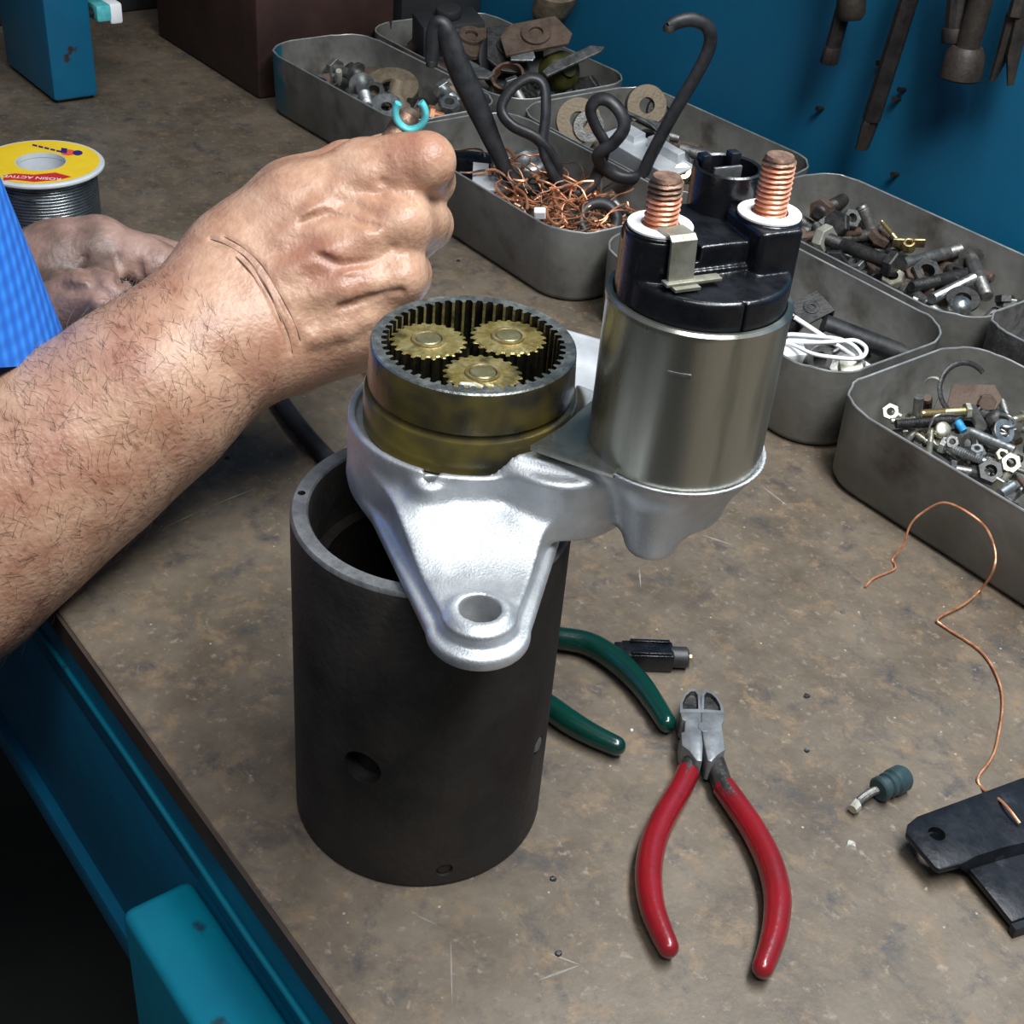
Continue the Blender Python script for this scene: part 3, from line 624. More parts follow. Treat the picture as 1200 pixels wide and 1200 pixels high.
# spade connector shroud behind the studs
cs = (0.0344, 0.0660); z0c, z1c = 0.2045, 0.2302
th = [math.radians(q) for q in range(0, 360, 10)]
mb = MB()
mb.lathe([(0.0080, z1c - 0.009), (0.0080, z1c), (0.0088, z1c + 0.0004), (0.0094, z1c), (0.0094, z0c), (0.0, z0c), (0.0, z1c - 0.009)], 40, c=(cs[0], cs[1], 0), cap=False)
dpart(mb, 'connector_shroud', 'black_plastic', smooth=40)
for s_g in (-1, 1):
    q = Vector((cs[0], cs[1], z1c - 0.002)) - sdv * (0.0045 * s_g) * -1 - pf * 0.005
    dpart(MB().box(tuple(q), (0.003, 0.0035, 0.008), Matrix.Rotation(math.atan2(sdv.y, sdv.x), 3, 'Z')), 'shroud_rib', 'black_plastic', bevel=0.0004)
dpart(MB().box((cs[0], cs[1], z1c - 0.005), (0.0085, 0.001, 0.010), Matrix.Rotation(math.atan2(sdv.y, sdv.x), 3, 'Z')), 'spade_terminal', 'steel_bright', bevel=0.0002)
# threaded copper studs with white washers
def stud(c, z0, h, r, bright_from):
    prof = []; pitch = 0.00135; nz = int(h / pitch); rings = []
    seg = 28; steps = nz * 6
    for i in range(steps + 1):
        zz = z0 + h * i / steps; ring = []
        for j in range(seg):
            a = 2 * PI * j / seg; ph = ((zz - z0) / pitch - j / seg) % 1.0
            rr = r - 0.00075 * (1 - abs(2 * ph - 1))
            if zz > z0 + h - 0.0012: rr = min(rr, r - 0.0004 - (zz - (z0 + h - 0.0012)) * 0.5)
            ring.append(Vector((c.x + rr * math.cos(a), c.y + rr * math.sin(a), zz)))
        rings.append(ring)
    mb = MB(); mb.loops(rings)
    for i in range(len(mb.f)):
        zc = sum(mb.v[k][2] for k in mb.f[i]) / len(mb.f[i])
        if zc > bright_from: mb.mi[i] = 1
    return mb
def washer_mb(c, ri, ro, z0, t, seg=32, T=None): return MB().lathe([(ri, z0), (ro - 0.0002, z0), (ro, z0 + 0.0002), (ro, z0 + t - 0.0002), (ro - 0.0002, z0 + t), (ri, z0 + t)], seg, c=c, T=T, closed=True)
for c, h, br in ((sl, 0.0125, zw + 0.0075), (sr, 0.0152, zw + 0.0128)):
    dpart(washer_mb((c.x, c.y, 0), 0.0044, 0.0086, zw - 0.0018, 0.0010), 'insulating_washer', 'black_plastic', smooth=40)
    dpart(washer_mb((c.x, c.y, 0), 0.0050, 0.0084, zw - 0.0007, 0.0009), 'white_washer', 'white_plastic', smooth=40)
    dpart(stud(c, zw - 0.004, h + 0.004, 0.0045, br), 'terminal_stud', ['copper', 'copper_dull'], smooth=50)
# bent brass-grey tab from the left stud down onto the shelf
wdt = 0.0036; mb = MB(); pts = []
fdir = (pf * 0.93 + sdv * 0.1).normalized(); wd = sdv * wdt
for s, zz in ((0.004, zw + 0.0007), (0.0094, zw + 0.0007), (0.0104, zw - 0.0002), (0.0108, zw - 0.006), (0.0112, zw - 0.0098), (0.0118, zw - 0.0112), (0.0150, zw - 0.0114)):
    c = Vector((sl.x, sl.y, 0)) + fdir * s; c.z = zz; pts.append(c)
rr_ = []
for i, c in enumerate(pts):
    t = (pts[min(i + 1, len(pts) - 1)] - pts[max(i - 1, 0)]).normalized(); nn = sdv.cross(t).normalized() * 0.0004
    rr_.append([c - wd + nn, c + wd + nn, c + wd - nn, c - wd - nn])
mb.loops(rr_); M['tab_metal'] = mat('tab_metal', (0.20, 0.195, 0.15), (0.28, 0.27, 0.22), 150, (0.38, 0.5), 0.6, 0.1)
dpart(mb, 'bent_tab', 'tab_metal', smooth=0)
c = pts[-2] + sdv * 0.003 + Vector((0, 0, 0.0006)); dpart(MB().box(tuple(c), (0.016, 0.0032, 0.0009), Matrix.Rotation(math.atan2(sdv.y, sdv.x), 3, 'Z')), 'tab_blade', 'tab_metal', bevel=0.0002)

# ================================================================== HAND TOOLS AND SMALL THINGS ON THE BENCH
def P2(pts, z): return [at(q[0], q[1], z) for q in pts]
def dish_prism(mb, poly, z0, z1, inset, depth):
    n = len(poly); c = Vector((sum(p.x for p in poly) / n, sum(p.y for p in poly) / n, 0))
    lo_ = [Vector((p.x, p.y, z0)) for p in poly]; hi_ = [Vector((p.x, p.y, z1)) for p in poly]
    inn = [Vector((p.x + (c.x - p.x) * inset, p.y + (c.y - p.y) * inset, z1)) for p in poly]
    inn2 = [Vector((p.x + (c.x - p.x) * (inset + 0.12), p.y + (c.y - p.y) * (inset + 0.12), z1 - depth)) for p in poly]
    mb.loops([lo_, hi_, inn], True, False); k = len(mb.f); mb.loops([inn, inn2], False, True, mi=1)
def grip_path(pts, z, n=5): return spline(P2(pts, z), n)
def grip(mb, path, r0, r1, r_end, flat=1.0):
    n = len(path); rad_ = []
    for i in range(n):
        t = i / (n - 1); r = r0 + (r1 - r0) * min(1, t * 2.2) if t < 0.6 else r1 + (r_end - r1) * (t - 0.6) / 0.4
        rad_.append(r)
    # rounded tip and open lip
    d = (path[-1] - path[-2]).normalized(); tip = []; tr = []
    for a in (0.35, 0.65, 0.88, 0.98): tip.append(path[-1] + d * (r_end * a)); tr.append(r_end * math.sqrt(max(0, 1 - a * a)))
    mb.tube(path + tip, rad_ + tr, 16, flat)
    return mb
red = thing('diagonal_cutters', 'diagonal cutting pliers with red grips lying open', 'pliers', at(825, 880, 0))
def rpart(mb, nm, m, par=red, **k):
    o = mb.build(nm, m, None, **k); o.parent = par; o.matrix_parent_inverse = Matrix.Translation(-par.location); return o
zt = 0.0125
rpart(grip(MB(), grip_path([(806, 905), (797, 925), (778, 958), (765, 990), (760, 1025), (764, 1062), (774, 1090), (783, 1110)], 0.0058), 0.0042, 0.0046, 0.0034, 1.1), 'grip', 'red_grip', smooth=60)
rpart(grip(MB(), grip_path([(848, 922), (862, 942), (884, 975), (902, 1012), (911, 1050), (909, 1085), (902, 1112), (894, 1134)], 0.0058), 0.0042, 0.0046, 0.0034, 1.1), 'grip', 'red_grip', smooth=60)
rpart(MB().tube(spline(P2([(815, 876), (812, 890), (806, 905), (797, 925)], 0.0062), 4), 0.0036, 12, 1.2), 'handle_tang', 'plier_dark', smooth=60)
rpart(MB().tube(spline(P2([(832, 878), (839, 897), (848, 922), (862, 942)], 0.0062), 4), 0.0036, 12, 1.2), 'handle_tang', 'plier_dark', smooth=60)
mb = MB(); mb.prism(P2([(797, 834), (799, 843), (803, 844), (802, 857), (798, 858), (799, 873), (808, 880), (816, 891), (823, 892), (824, 872), (822, 853), (822, 834)], zt), 0.0028, zt)
rpart(mb, 'joint_half', 'plier_steel', bevel=0.0005)
mb = MB(); mb.prism(P2([(822, 834), (822, 853), (825, 872), (829, 891), (834, 893), (841, 885), (850, 879), (848, 862), (846, 850), (848, 845), (849, 836)], zt), 0.0028, zt + 0.0002)
rpart(mb, 'joint_half', 'plier_steel', bevel=0.0005)
for poly in ([(797, 834), (797, 824), (802, 813), (810, 806), (817, 806), (821, 812), (822, 834)], [(822, 834), (822.5, 812), (826, 807), (833, 809), (841, 816), (847, 826), (849, 836)]):
    mb = MB(); dish_prism(mb, P2(poly, zt), 0.0035, zt - 0.0004, 0.26, 0.0016); rpart(mb, 'jaw', ['plier_steel', 'plier_dark'], smooth=30)
pv_ = at(826, 852, zt); rpart(MB().lathe([(0.0, 0.0), (0.0026, 0.0), (0.0026, zt + 0.0001), (0.0024, zt + 0.00025), (0, zt + 0.00025)], 24, c=(pv_.x, pv_.y, 0.0), cap=False), 'rivet', 'plier_steel')

grn = thing('green_pliers', 'pliers with dark green grips lying behind the iron yoke', 'pliers', at(640, 800, 0))
rpart(grip(MB(), grip_path([(598, 752), (625, 745), (655, 748), (690, 755), (722, 774), (748, 799), (768, 826), (781, 847)], 0.0055), 0.0040, 0.0048, 0.0036, 1.05), 'grip', 'green_grip', grn, smooth=60)
rpart(grip(MB(), grip_path([(585, 790), (612, 806), (640, 826), (668, 846), (694, 861), (722, 874)], 0.0055), 0.0038, 0.0046, 0.0036, 1.05), 'grip', 'green_grip', grn, smooth=60)
g0, g1, g2 = at(598, 752, 0.005), at(585, 790, 0.005), at(540, 760, 0.005)
for q in (g0, g1): rpart(MB().tube([q, q.lerp(g2, 0.5), g2], 0.0034, 12), 'handle_tang', 'plier_dark', grn)
gd = (g2 - (g0 + g1) / 2).normalized(); gs_ = Vector((-gd.y, gd.x, 0))
for s_g in (-1, 1):
    mb = MB(); mb.prism([g2 + gs_ * (s_g * w_) + gd * l_ for l_, w_ in ((-0.004, 0.0), (-0.004, 0.006), (0.006, 0.0065), (0.022, 0.003), (0.024, 0.0004))], 0.0012, 0.0095); rpart(mb, 'jaw', 'plier_steel', grn, bevel=0.0005)
rpart(MB().lathe([(0, 0.0012), (0.0045, 0.0012), (0.0045, 0.0105), (0, 0.0105)], 20, c=(g2.x, g2.y, 0), cap=False), 'rivet', 'plier_steel', grn)

# black plug connector
a, b = at(728, 768, 0.0045), at(788, 770, 0.0045); d = (b - a).normalized(); sd_ = Vector((-d.y, d.x, 0))
plug = thing('bulb_socket', 'small black plastic bulb socket lying behind the green pliers', 'socket', ((a.x + b.x) / 2, (a.y + b.y) / 2, 0))
Tp = Matrix((d, sd_, Vector((0, 0, 1)))).transposed()
rpart(MB().box((a + b) / 2, ((b - a).length, 0.0095, 0.0085), Tp), 'body', 'black_plastic', plug, bevel=0.0009)
for s_g, nm in ((0.0035, 'key_rib'), (-0.0035, 'key_rib')):
    rpart(MB().box((a + b) / 2 + sd_ * s_g + d * 0.001 + Vector((0, 0, 0.0046)), ((b - a).length * 0.78, 0.0016, 0.0016), Tp), nm, 'black_plastic', plug, bevel=0.0003)
Tb = Matrix.Translation(b) @ d.to_track_quat('Z', 'Y').to_matrix().to_4x4()
rpart(MB().lathe([(0, -0.001), (0.0043, -0.001), (0.0043, 0.0055), (0.0036, 0.0062), (0.0030, 0.0062), (0.0030, 0.0035), (0, 0.0035)], 24, T=Tb, cap=False), 'barrel', 'black_rubber', plug)
rpart(MB().lathe([(0, 0.003), (0.0020, 0.003), (0.0020, 0.0075), (0.0014, 0.0082), (0, 0.0082)], 16, T=Tb, cap=False), 'contact', 'brass', plug)
rpart(MB().box(a + Vector((0, 0, 0.001)) - d * 0.0012, (0.0035, 0.007, 0.0065), Tp), 'latch', 'black_plastic', plug, bevel=0.0005)

# spark-plug-like stub with teal rubber body
a, b = at(1003, 943, 0.003), at(1060, 910, 0.0045)
stub = thing('terminal_stub', 'small teal rubber terminal with a bent metal pin near the black bracket', 'terminal', (b.x, b.y, 0))
pth = spline([at(1003, 943, 0.003), at(1010, 936, 0.0034), at(1020, 929, 0.0042), at(1032, 924, 0.0048), at(1045, 919, 0.0050)], 4)
rpart(MB().tube(pth, 0.0016, 10), 'pin', 'steel_mid', stub)
q = at(1005, 942, 0.0030); rpart(MB().tube([q + Vector((0.001, -0.001, 0)), q, q - (pth[1] - pth[0]).normalized() * 0.0035], [0.0014, 0.0022, 0.0019], 8), 'solder_tip', 'cream', stub, smooth=20)
q0, q1 = at(1029, 926, 0.0052), at(1060, 910, 0.0050); dd = q1 - q0; Tt = Matrix.Translation(q0) @ dd.normalized().to_track_quat('Z', 'Y').to_matrix().to_4x4(); L_ = dd.length
rpart(MB().lathe([(0, 0), (0.0040, 0), (0.0046, 0.0006), (0.0046, L_ * 0.18), (0.0039, L_ * 0.22), (0.0039, L_ * 0.30), (0.0047, L_ * 0.34), (0.0047, L_ * 0.45), (0.0042, L_ * 0.5), (0.0050, L_ * 0.55), (0.0050, L_ * 0.9), (0.0042, L_), (0, L_)], 24, T=Tt, cap=False), 'rubber_body', 'teal_rubber', stub, smooth=40)

# black bracket at the lower right
br = thing('black_bracket', 'black painted steel bracket with a bolt hole at the right edge', 'bracket', at(1170, 990, 0))
zb = 0.0105
def R_(px, py, z): return at(px, py, z)
def sheet(mb, loop_top, t):
    c = list(loop_top); mb.loops([[p - Vector((0, 0, t)) for p in c], c])
poly = [R_(*q, zb) for q in ((1062, 976), (1064, 965), (1075, 956), (1130, 936), (1195, 912), (1236, 899), (1262, 974), (1180, 992), (1145, 1003), (1128, 1012), (1102, 1019), (1096, 1016))]
mb = MB(); sheet(mb, poly, 0.0025); plate = rpart(mb, 'plate', 'bracket_black', br, bevel=0.0006)
hq = R_(1098, 977, zb); cuth = MB().lathe([(0.0, zb - 0.01), (0.0030, zb - 0.01), (0.0030, zb + 0.01), (0.0, zb + 0.01)], 24, c=(hq.x, hq.y, 0), cap=False).build('cutter', 'bracket_black', None)
cuth.data.update(); bpy.context.view_layer.update(); boolean_cut(plate, [cuth])
q = [R_(1128, 1012, zb), R_(1145, 1003, zb), R_(1180, 992, zb), R_(1260, 975, zb)]
low = [R_(1136, 1018, zb - 0.004), R_(1156, 1012, zb - 0.004), R_(1190, 1002, zb - 0.004), R_(1270, 985, zb - 0.004)]
out = [R_(1186, 1080, zb - 0.005), R_(1215, 1070, zb - 0.005), R_(1250, 1060, zb - 0.005), R_(1320, 1040, zb - 0.005)]
mb = MB(); sheet(mb, q + low[::-1], 0.0025); rpart(mb, 'bend', 'bracket_black', br, smooth=40)
mb = MB(); sheet(mb, low + out[::-1], 0.0025); rpart(mb, 'flange', 'bracket_black', br, bevel=0.0005)
ft = [R_(1186, 1080, zb - 0.005), R_(1250, 1060, zb - 0.005), R_(1320, 1040, zb - 0.005)]
mb = MB(); mb.loops([[p + Vector((0, 0, -0.001)) for p in ft] + [p + Vector((0.0025, -0.0008, -0.001)) for p in ft[::-1]], [Vector((p.x, p.y, 0.0)) for p in ft] + [Vector((p.x + 0.0025, p.y - 0.0008, 0)) for p in ft[::-1]]]); rpart(mb, 'foot', 'bracket_black', br)

# thin copper wire curling off the tray face across the bench
w1 = [(1014, 688), (1024, 678), (1047, 668), (1049, 662), (1046, 655)]
pts = [at(px, py, 0.0008) for px, py in w1] + [aty(px, py, yy) for px, py, yy in ((1058, 640, 0.258), (1067, 615, 0.262), (1082, 600, 0.266), (1105, 589, 0.268), (1130, 598, 0.268), (1155, 618, 0.268), (1166, 645, 0.266), (1164, 668, 0.262))] + [at(px, py, 0.002) for px, py in ((1150, 690), (1130, 708), (1100, 724))] + [at(px, py, 0.001) for px, py in ((1106, 734), (1148, 762), (1168, 792), (1175, 825), (1168, 872), (1160, 892), (1146, 912), (1153, 925))] + [at(px, py, 0.0122) for px, py in ((1175, 940), (1195, 965))]
tag(MB().tube(spline(pts, 5), 0.00055, 6).build('copper_wire', 'copper_wire', None, smooth=60), 'thin copper wire curling across the bench beside the screw tray', 'wire')

# dark tube added as the shadow band on the bench behind the forearm
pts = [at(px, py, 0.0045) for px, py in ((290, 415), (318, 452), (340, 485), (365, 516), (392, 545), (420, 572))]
tag(MB().tube(spline(pts, 5), 0.0040, 10).build('shadow_band', 'black_rubber', None, smooth=60), 'dark tube drawn for a shadow on the bench under the wrist', 'shadow')

# crumbs: flake, chips
def flake(px, py, s, m, nm, label, cat, grp=None):
    q = at(px, py, 0); rr = random.Random(int(px * 7 + py)); n = 7
    lp = [Vector((q.x + s * (0.6 + 0.5 * rr.random()) * math.cos(2 * PI * i / n), q.y + s * (0.6 + 0.5 * rr.random()) * math.sin(2 * PI * i / n), 0)) for i in range(n)]
    t = [Vector((p.x * 0.75 + q.x * 0.25, p.y * 0.75 + q.y * 0.25, s * (0.35 + 0.3 * rr.random()))) for p in lp]
    return tag(MB().loops([lp, t]).build(nm, m, None, smooth=0), label, cat, grp)
flake(997, 990, 0.0024, 'cream', 'paint_flake', 'pale flake lying below the teal terminal', 'flake')
flake(987, 718, 0.0016, 'zinc', 'metal_chip', 'pale yellow chip lying on the bench before the screw tray', 'chip')
for i, (px, py) in enumerate(((944, 816), (990, 763), (1085, 1042), (740, 856), (1006, 718), (918, 590))):
    flake(px, py, 0.0009, 'cream', 'metal_chip', ['tiny pale crumb right of the cutter jaws', 'tiny pale crumb between the cutters and the copper wire', 'tiny pale crumb below the black bracket', 'tiny pale crumb between the green grips', 'tiny pale crumb above the yellow chip', 'tiny pale crumb below the solenoid near the screw tray'][i], 'chip', 'pale crumbs on the bench')
for i, (px, py) in enumerate(((537, 306), (945, 816), (655, 1118), (648, 1030), (945, 880), (266, 537), (257, 203))):
    flake(px, py, 0.0015, 'black_rubber', 'grit_crumb', ['black crumb between the fist and the copper tray', 'black crumb level with the cutter jaws', 'black crumb at the bottom left of the red cutters', 'black crumb beside the foot of the iron yoke', 'black crumb midway between cutters and teal terminal', 'black crumb between the forearm and the yoke rim', 'black crumb on the bench above the wrist'][i], 'crumb', 'black crumbs on the bench')

# ------------------------------------------------------------------ solder spool
sp_c = (-0.4725, 0.0565); SPR = 0.0348; zt_ = 0.055
sp = thing('solder_spool', 'solder wire spool with a yellow label behind the left hand', 'spool', (sp_c[0], sp_c[1], 0))
hr = 0.0135
for z0, nm in ((0.0, 'lower_flange'), (zt_ - 0.003, 'upper_flange')):
    MB().lathe([(hr, z0 + 0.0003), (hr, z0 + 0.003), (SPR - 0.001, z0 + 0.003), (SPR, z0 + 0.002), (SPR, z0 + 0.001), (SPR - 0.001, z0)], 64, closed=True).build(nm, 'spool_plastic', sp, smooth=40)
MB().lathe([(hr, 0.003), (hr + 0.003, 0.003), (hr + 0.003, zt_ - 0.003), (hr, zt_ - 0.003)], 40, closed=True).build('core', 'spool_plastic', sp)
pr = []; wr = 0.0009; zz = 0.0034; i = 0
while zz < zt_ - 0.0036:
    rr = 0.0292
    for k in range(5):
        a = PI * k / 5 - PI / 2; pr.append((rr + wr * math.cos(a), zz + wr + wr * math.sin(a)))
    zz += 2 * wr; i += 1
MB().lathe([(0.02, 0.0032)] + pr + [(0.02, zt_ - 0.0032)], 56, cap=False).build('solder_winding', 'solder', sp, smooth=60)
ws = [Vector((0.0300 * math.cos(a), 0.0300 * math.sin(a), 0.0495 - 0.006 * k / 11)) for k, a in enumerate(math.radians(-95 + 6 * q) for q in range(12))]
MB().tube(ws, 0.0007, 6).build('loose_strand', 'solder', sp)
lb = MB().lathe([(0.0140, zt_ + 0.0001), (0.0322, zt_ + 0.0001), (0.0322, zt_ + 0.00025), (0.0140, zt_ + 0.00025)], 64, closed=True).build('label_disc', 'label_yellow', sp, smooth=0)
# the label's print: lettering runs upside-down to the camera
rv = Vector((RIGHT.x, RIGHT.y, 0)).normalized(); fv = Vector((-rv.y, rv.x, 0))
def lpos(px, py):
    q = at(px, py, zt_ + 0.0004); return Vector((q.x - sp_c[0], q.y - sp_c[1], zt_ + 0.0003))
def flat(pts, m, nm, dz=0.00005):
    v = [p + Vector((0, 0, dz)) for p in pts]
    return MB().loops([[p - Vector((0, 0, 0.0001)) for p in v], v]).build(nm, m, lb, smooth=0)
flat([lpos(4, 205), lpos(17, 203), lpos(40, 204.5), lpos(65, 202), lpos(84, 207), lpos(66, 211), lpos(40, 213), lpos(17, 210.5), lpos(4, 211)], 'label_red', 'red_banner')
def text(body, px, py, size, ang, m, nm):
    cu = bpy.data.curves.new(nm, 'FONT'); cu.body = body; cu.size = size; cu.align_x = 'CENTER'; cu.align_y = 'CENTER'; cu.extrude = 0.00004
    o = bpy.data.objects.new(nm, cu); COL.objects.link(o); o.parent = lb; cu.materials.append(M[m])
    p = lpos(px, py); o.location = (p.x, p.y, p.z + 0.00012); o.rotation_euler = (0, 0, ang)
    bpy.context.view_layer.update(); me = bpy.data.meshes.new_from_object(o.evaluated_get(bpy.context.evaluated_depsgraph_get()))
    o2 = bpy.data.objects.new(nm, me); COL.objects.link(o2); o2.parent = lb; o2.location = o.location; o2.rotation_euler = o.rotation_euler
    bpy.data.objects.remove(o, do_unlink=True); o2.name = nm; return o2
base = math.atan2(rv.y, rv.x)
text('ROSIN ACTIVE', 38, 208, 0.0048, base + PI + 0.03, 'label_white', 'banner_lettering')
flat([lpos(80 + 9 * math.cos(t), 178.5 + 3.6 * math.sin(t)) for t in [2 * PI * k / 16 for k in range(16)]], 'label_orange', 'logo_disc')
flat([lpos(91 + 6 * math.cos(t), 179 + 3.0 * math.sin(t)) for t in [2 * PI * k / 12 for k in range(12)]], 'label_navy', 'logo_mark', 0.0001)
flat([lpos(72, 173), lpos(79, 174), lpos(78, 180), lpos(71, 178.5)], 'label_navy', 'logo_mark', 0.0001)
for k in range(5):
    px = 38 + k * 7; py = 168.6 + k * 1.7; flat([lpos(px, py), lpos(px + 5.6, py + 1.2), lpos(px + 5.6, py + 3.2), lpos(px, py + 2.0)], 'label_navy', 'logo_mark', 0.0001)

# ------------------------------------------------------------------ bent black strip standing in the copper tray
Zp, Zn = (-0.3607, 0.3252, 0.03), (0.76, -0.65, 0)
def HP(q, off): p = atp(q[0], q[1], Zp, Zn); return p + Vector(Zn).normalized() * off
hk = thing('bent_black_strip', 'black coated iron strip bent into hooks and loops, standing in the copper tray', 'bent strip', (-0.345, 0.345, 0.03))
h1p = [(506, 72, 0), (508, 40, 0), (514, 28, 0), (523, 38, 0), (535, 72, 0), (550, 105, 0), (566, 140, 0), (581, 174, 0), (598, 208, 0), (620, 222, 0), (644, 216, 0.002), (653, 198, 0.006), (648, 178, 0.009), (629, 155, 0.01), (601, 142, 0.008), (588, 126, 0.004), (598, 106, 0), (620, 93, -0.003), (637, 101, -0.002), (640, 130, 0.004), (637, 165, 0.009), (646, 190, 0.010), (655, 208, 0.008), (671, 222, 0.004), (690, 219, 0.0), (700, 205, -0.002), (706, 185, -0.002), (709, 168, 0.0), (699, 150, 0), (692, 130, 0), (700, 117, 0), (714, 117, 0.002), (728, 130, 0.005), (731, 146, 0.007), (718, 163, 0.008), (702, 175, 0.007), (704, 190, 0.003), (716, 203, 0), (734, 209, 0), (752, 204, 0), (763, 182, 0), (788, 135, 0), (818, 84, 0), (832, 52, 0), (829, 31, 0.002), (812, 21, 0.004), (795, 22, 0.006), (784, 27, 0.007)]
pp = spline([HP(q, q[2]) for q in h1p], 5); nn_ = len(pp)
rd = [0.0042 + 0.0034 * math.exp(-((i / nn_ - 0.10) / 0.05) ** 2) for i in range(nn_)]
o = MB().tube(pp, rd, 12, 0.72, up=(0.76, -0.65, 0.2)).build('strip', 'black_rubber', None, smooth=60); o.parent = hk; o.matrix_parent_inverse = Matrix.Translation(-hk.location)
for q in (pp[0], pp[-1]):
    o = MB().tube([q + Vector((0, 0, -0.003)), q + Vector((0, 0, 0.001))], 0.0037, 10).build('end_cap', 'steel_dark', None, bevel=0.0006); o.parent = hk; o.matrix_parent_inverse = Matrix.Translation(-hk.location)
for nm, (pa, pb) in (('wire_leg', ((705, 180), (704, 225))),):
    o = MB().tube([HP(pa, 0), HP(pb, 0)], 0.0009, 6).build(nm, 'steel_mid', None); o.parent = hk; o.matrix_parent_inverse = Matrix.Translation(-hk.location)

# ------------------------------------------------------------------ tools hung on the blue wall
WY = 0.5146
def nail(q, par):
    o = MB().tube([Vector((q.x, 0.518, q.z)), Vector((q.x, 0.480, q.z + 0.002))], 0.0016, 8).build('nail', 'tool_iron', None); o.parent = par; o.matrix_parent_inverse = Matrix.Translation(-par.location)
def wall_tool(name, label, cat, segs, m, yy=0.490):
    pts_ = [aty(px, py, yy) for px, py, r in segs]; t = thing(name, label, cat, pts_[0], 'tools hung on the blue wall')
    rs = [r for *_, r in segs]; return t, pts_, rs
def wpart(mb, nm, m, t, **k):
    o = mb.build(nm, m, None, **k); o.parent = t; o.matrix_parent_inverse = Matrix.Translation(-t.location); return o
def extend(p, q, L): return q + (q - p).normalized() * L
# square-ended drift
t, p, r = wall_tool('drift_punch', 'black square-ended punch hung on the blue wall', 'punch', ((971, 74, 0), (987, 16, 0)), 0)
top = extend(p[0], p[1], 0.06); wpart(MB().tube([p[0] + (p[1] - p[0]) * 0.3, top], 0.0055, 8, 0.8), 'shaft', 'tool_iron', t); wpart(MB().tube([p[0], p[0] + (p[1] - p[0]) * 0.34], [0.0066, 0.0062], 8, 0.8), 'tip', 'tool_iron', t, bevel=0.0006); wpart(MB().tube([top, extend(p[1], top, 0.012)], 0.0075, 12), 'head', 'tool_iron', t, bevel=0.001); nail(top, t)
# long cold chisel
t, p, r = wall_tool('cold_chisel', 'long rusty cold chisel hung slanting on the blue wall', 'chisel', ((1010, 174, 0), (1021, 140, 0), (1060, 16, 0)), 0)
top = extend(p[1], p[2], 0.05); wpart(MB().tube([p[1], top], 0.0060, 8, 0.9), 'shaft', 'tool_iron', t, smooth=20); wpart(MB().tube([p[0], p[0].lerp(p[1], 0.8), p[1]], [0.0052, 0.0068, 0.0060], 8, 0.6), 'blade', 'tool_tan', t, smooth=20); wpart(MB().tube([top, extend(p[2], top, 0.015)], 0.0075, 10), 'head', 'tool_iron', t, bevel=0.001); nail(top, t)
# short dark driver
t, p, r = wall_tool('nut_driver', 'short black nut driver hung beside the tan socket bar', 'driver', ((1118, 48, 0), (1121, 16, 0)), 0)
top = extend(p[0], p[1], 0.05); wpart(MB().tube([p[0], top], 0.0062, 10), 'shaft', 'tool_iron', t); wpart(MB().tube([p[0] - (p[1] - p[0]).normalized() * 0.001, p[0].lerp(p[1], 0.5)], 0.0072, 12), 'socket_end', 'tool_iron', t, bevel=0.0008); nail(top, t)
# socket extension
t, p, r = wall_tool('socket_extension', 'tan worn socket extension bar hung on the blue wall', 'socket bar', ((1125, 92, 0), (1131, 66, 0), (1145, 16, 0)), 0)
top = extend(p[1], p[2], 0.05); wpart(MB().tube([p[1], top], 0.0068, 12), 'bar', 'tool_tan', t); wpart(MB().lathe([(0.0055, 0), (0.0112, 0), (0.0120, 0.001), (0.0112, 0.014), (0.0085, 0.018), (0.0055, 0.018)], 28, T=Matrix.Translation(p[0]) @ (p[1] - p[0]).normalized().to_track_quat('Z', 'Y').to_matrix().to_4x4(), closed=True), 'socket', 'tool_tan', t); nail(top, t)
# pliers jaws at the right edge
t, p, r = wall_tool('hanging_pliers', 'rusty open-jawed pliers hung at the right edge of the blue wall', 'pliers', ((1163, 94, 0), (1177, 60, 0), (1190, 16, 0)), 0)
wpart(MB().tube([p[0], p[1], p[2]], [0.0022, 0.005, 0.006], 8, 0.7), 'jaw', 'tool_tan', t); q = aty(1184, 100, 0.490); wpart(MB().tube([q, p[1] + Vector((0.006, 0, 0)), p[2] + Vector((0.005, 0, 0))], [0.0022, 0.005, 0.006], 8, 0.7), 'jaw', 'tool_tan', t); top = extend(p[1], p[2], 0.05); wpart(MB().tube([p[2] + Vector((0.003, 0, 0)), top], [0.009, 0.007], 8, 0.6), 'handle', 'tool_tan', t); nail(top, t)
# tan knob and gold-brown handle peeping in at the top
t, p, r = wall_tool('wooden_mallet', 'tan wooden tool head between the punch and the chisel', 'mallet', ((997, 24, 0), (998, -10, 0)), 0)
wpart(MB().tube([p[0], p[0].lerp(p[1], 0.2), p[1]], [0.006, 0.0085, 0.009], 14), 'head', 'tool_tan', t, smooth=50); wpart(MB().tube([p[1], extend(p[0], p[1], 0.07)], 0.005, 10), 'handle', 'tool_tan', t); nail(extend(p[0], p[1], 0.06), t)
t, p, r = wall_tool('screwdriver', 'screwdriver with a golden brown handle hung above the scrap tray', 'screwdriver', ((640, 27, 0), (655, -8, 0)), 0)
wpart(MB().tube([p[0], p[0].lerp(p[1], 0.15), p[0].lerp(p[1], 0.5), p[1]], [0.006, 0.014, 0.019, 0.019], 18, 0.55), 'handle', 'tan', t, smooth=50); wpart(MB().tube([p[1], extend(p[0], p[1], 0.10)], 0.004, 8), 'blade', 'steel_dark', t); nail(extend(p[0], p[1], 0.09), t)
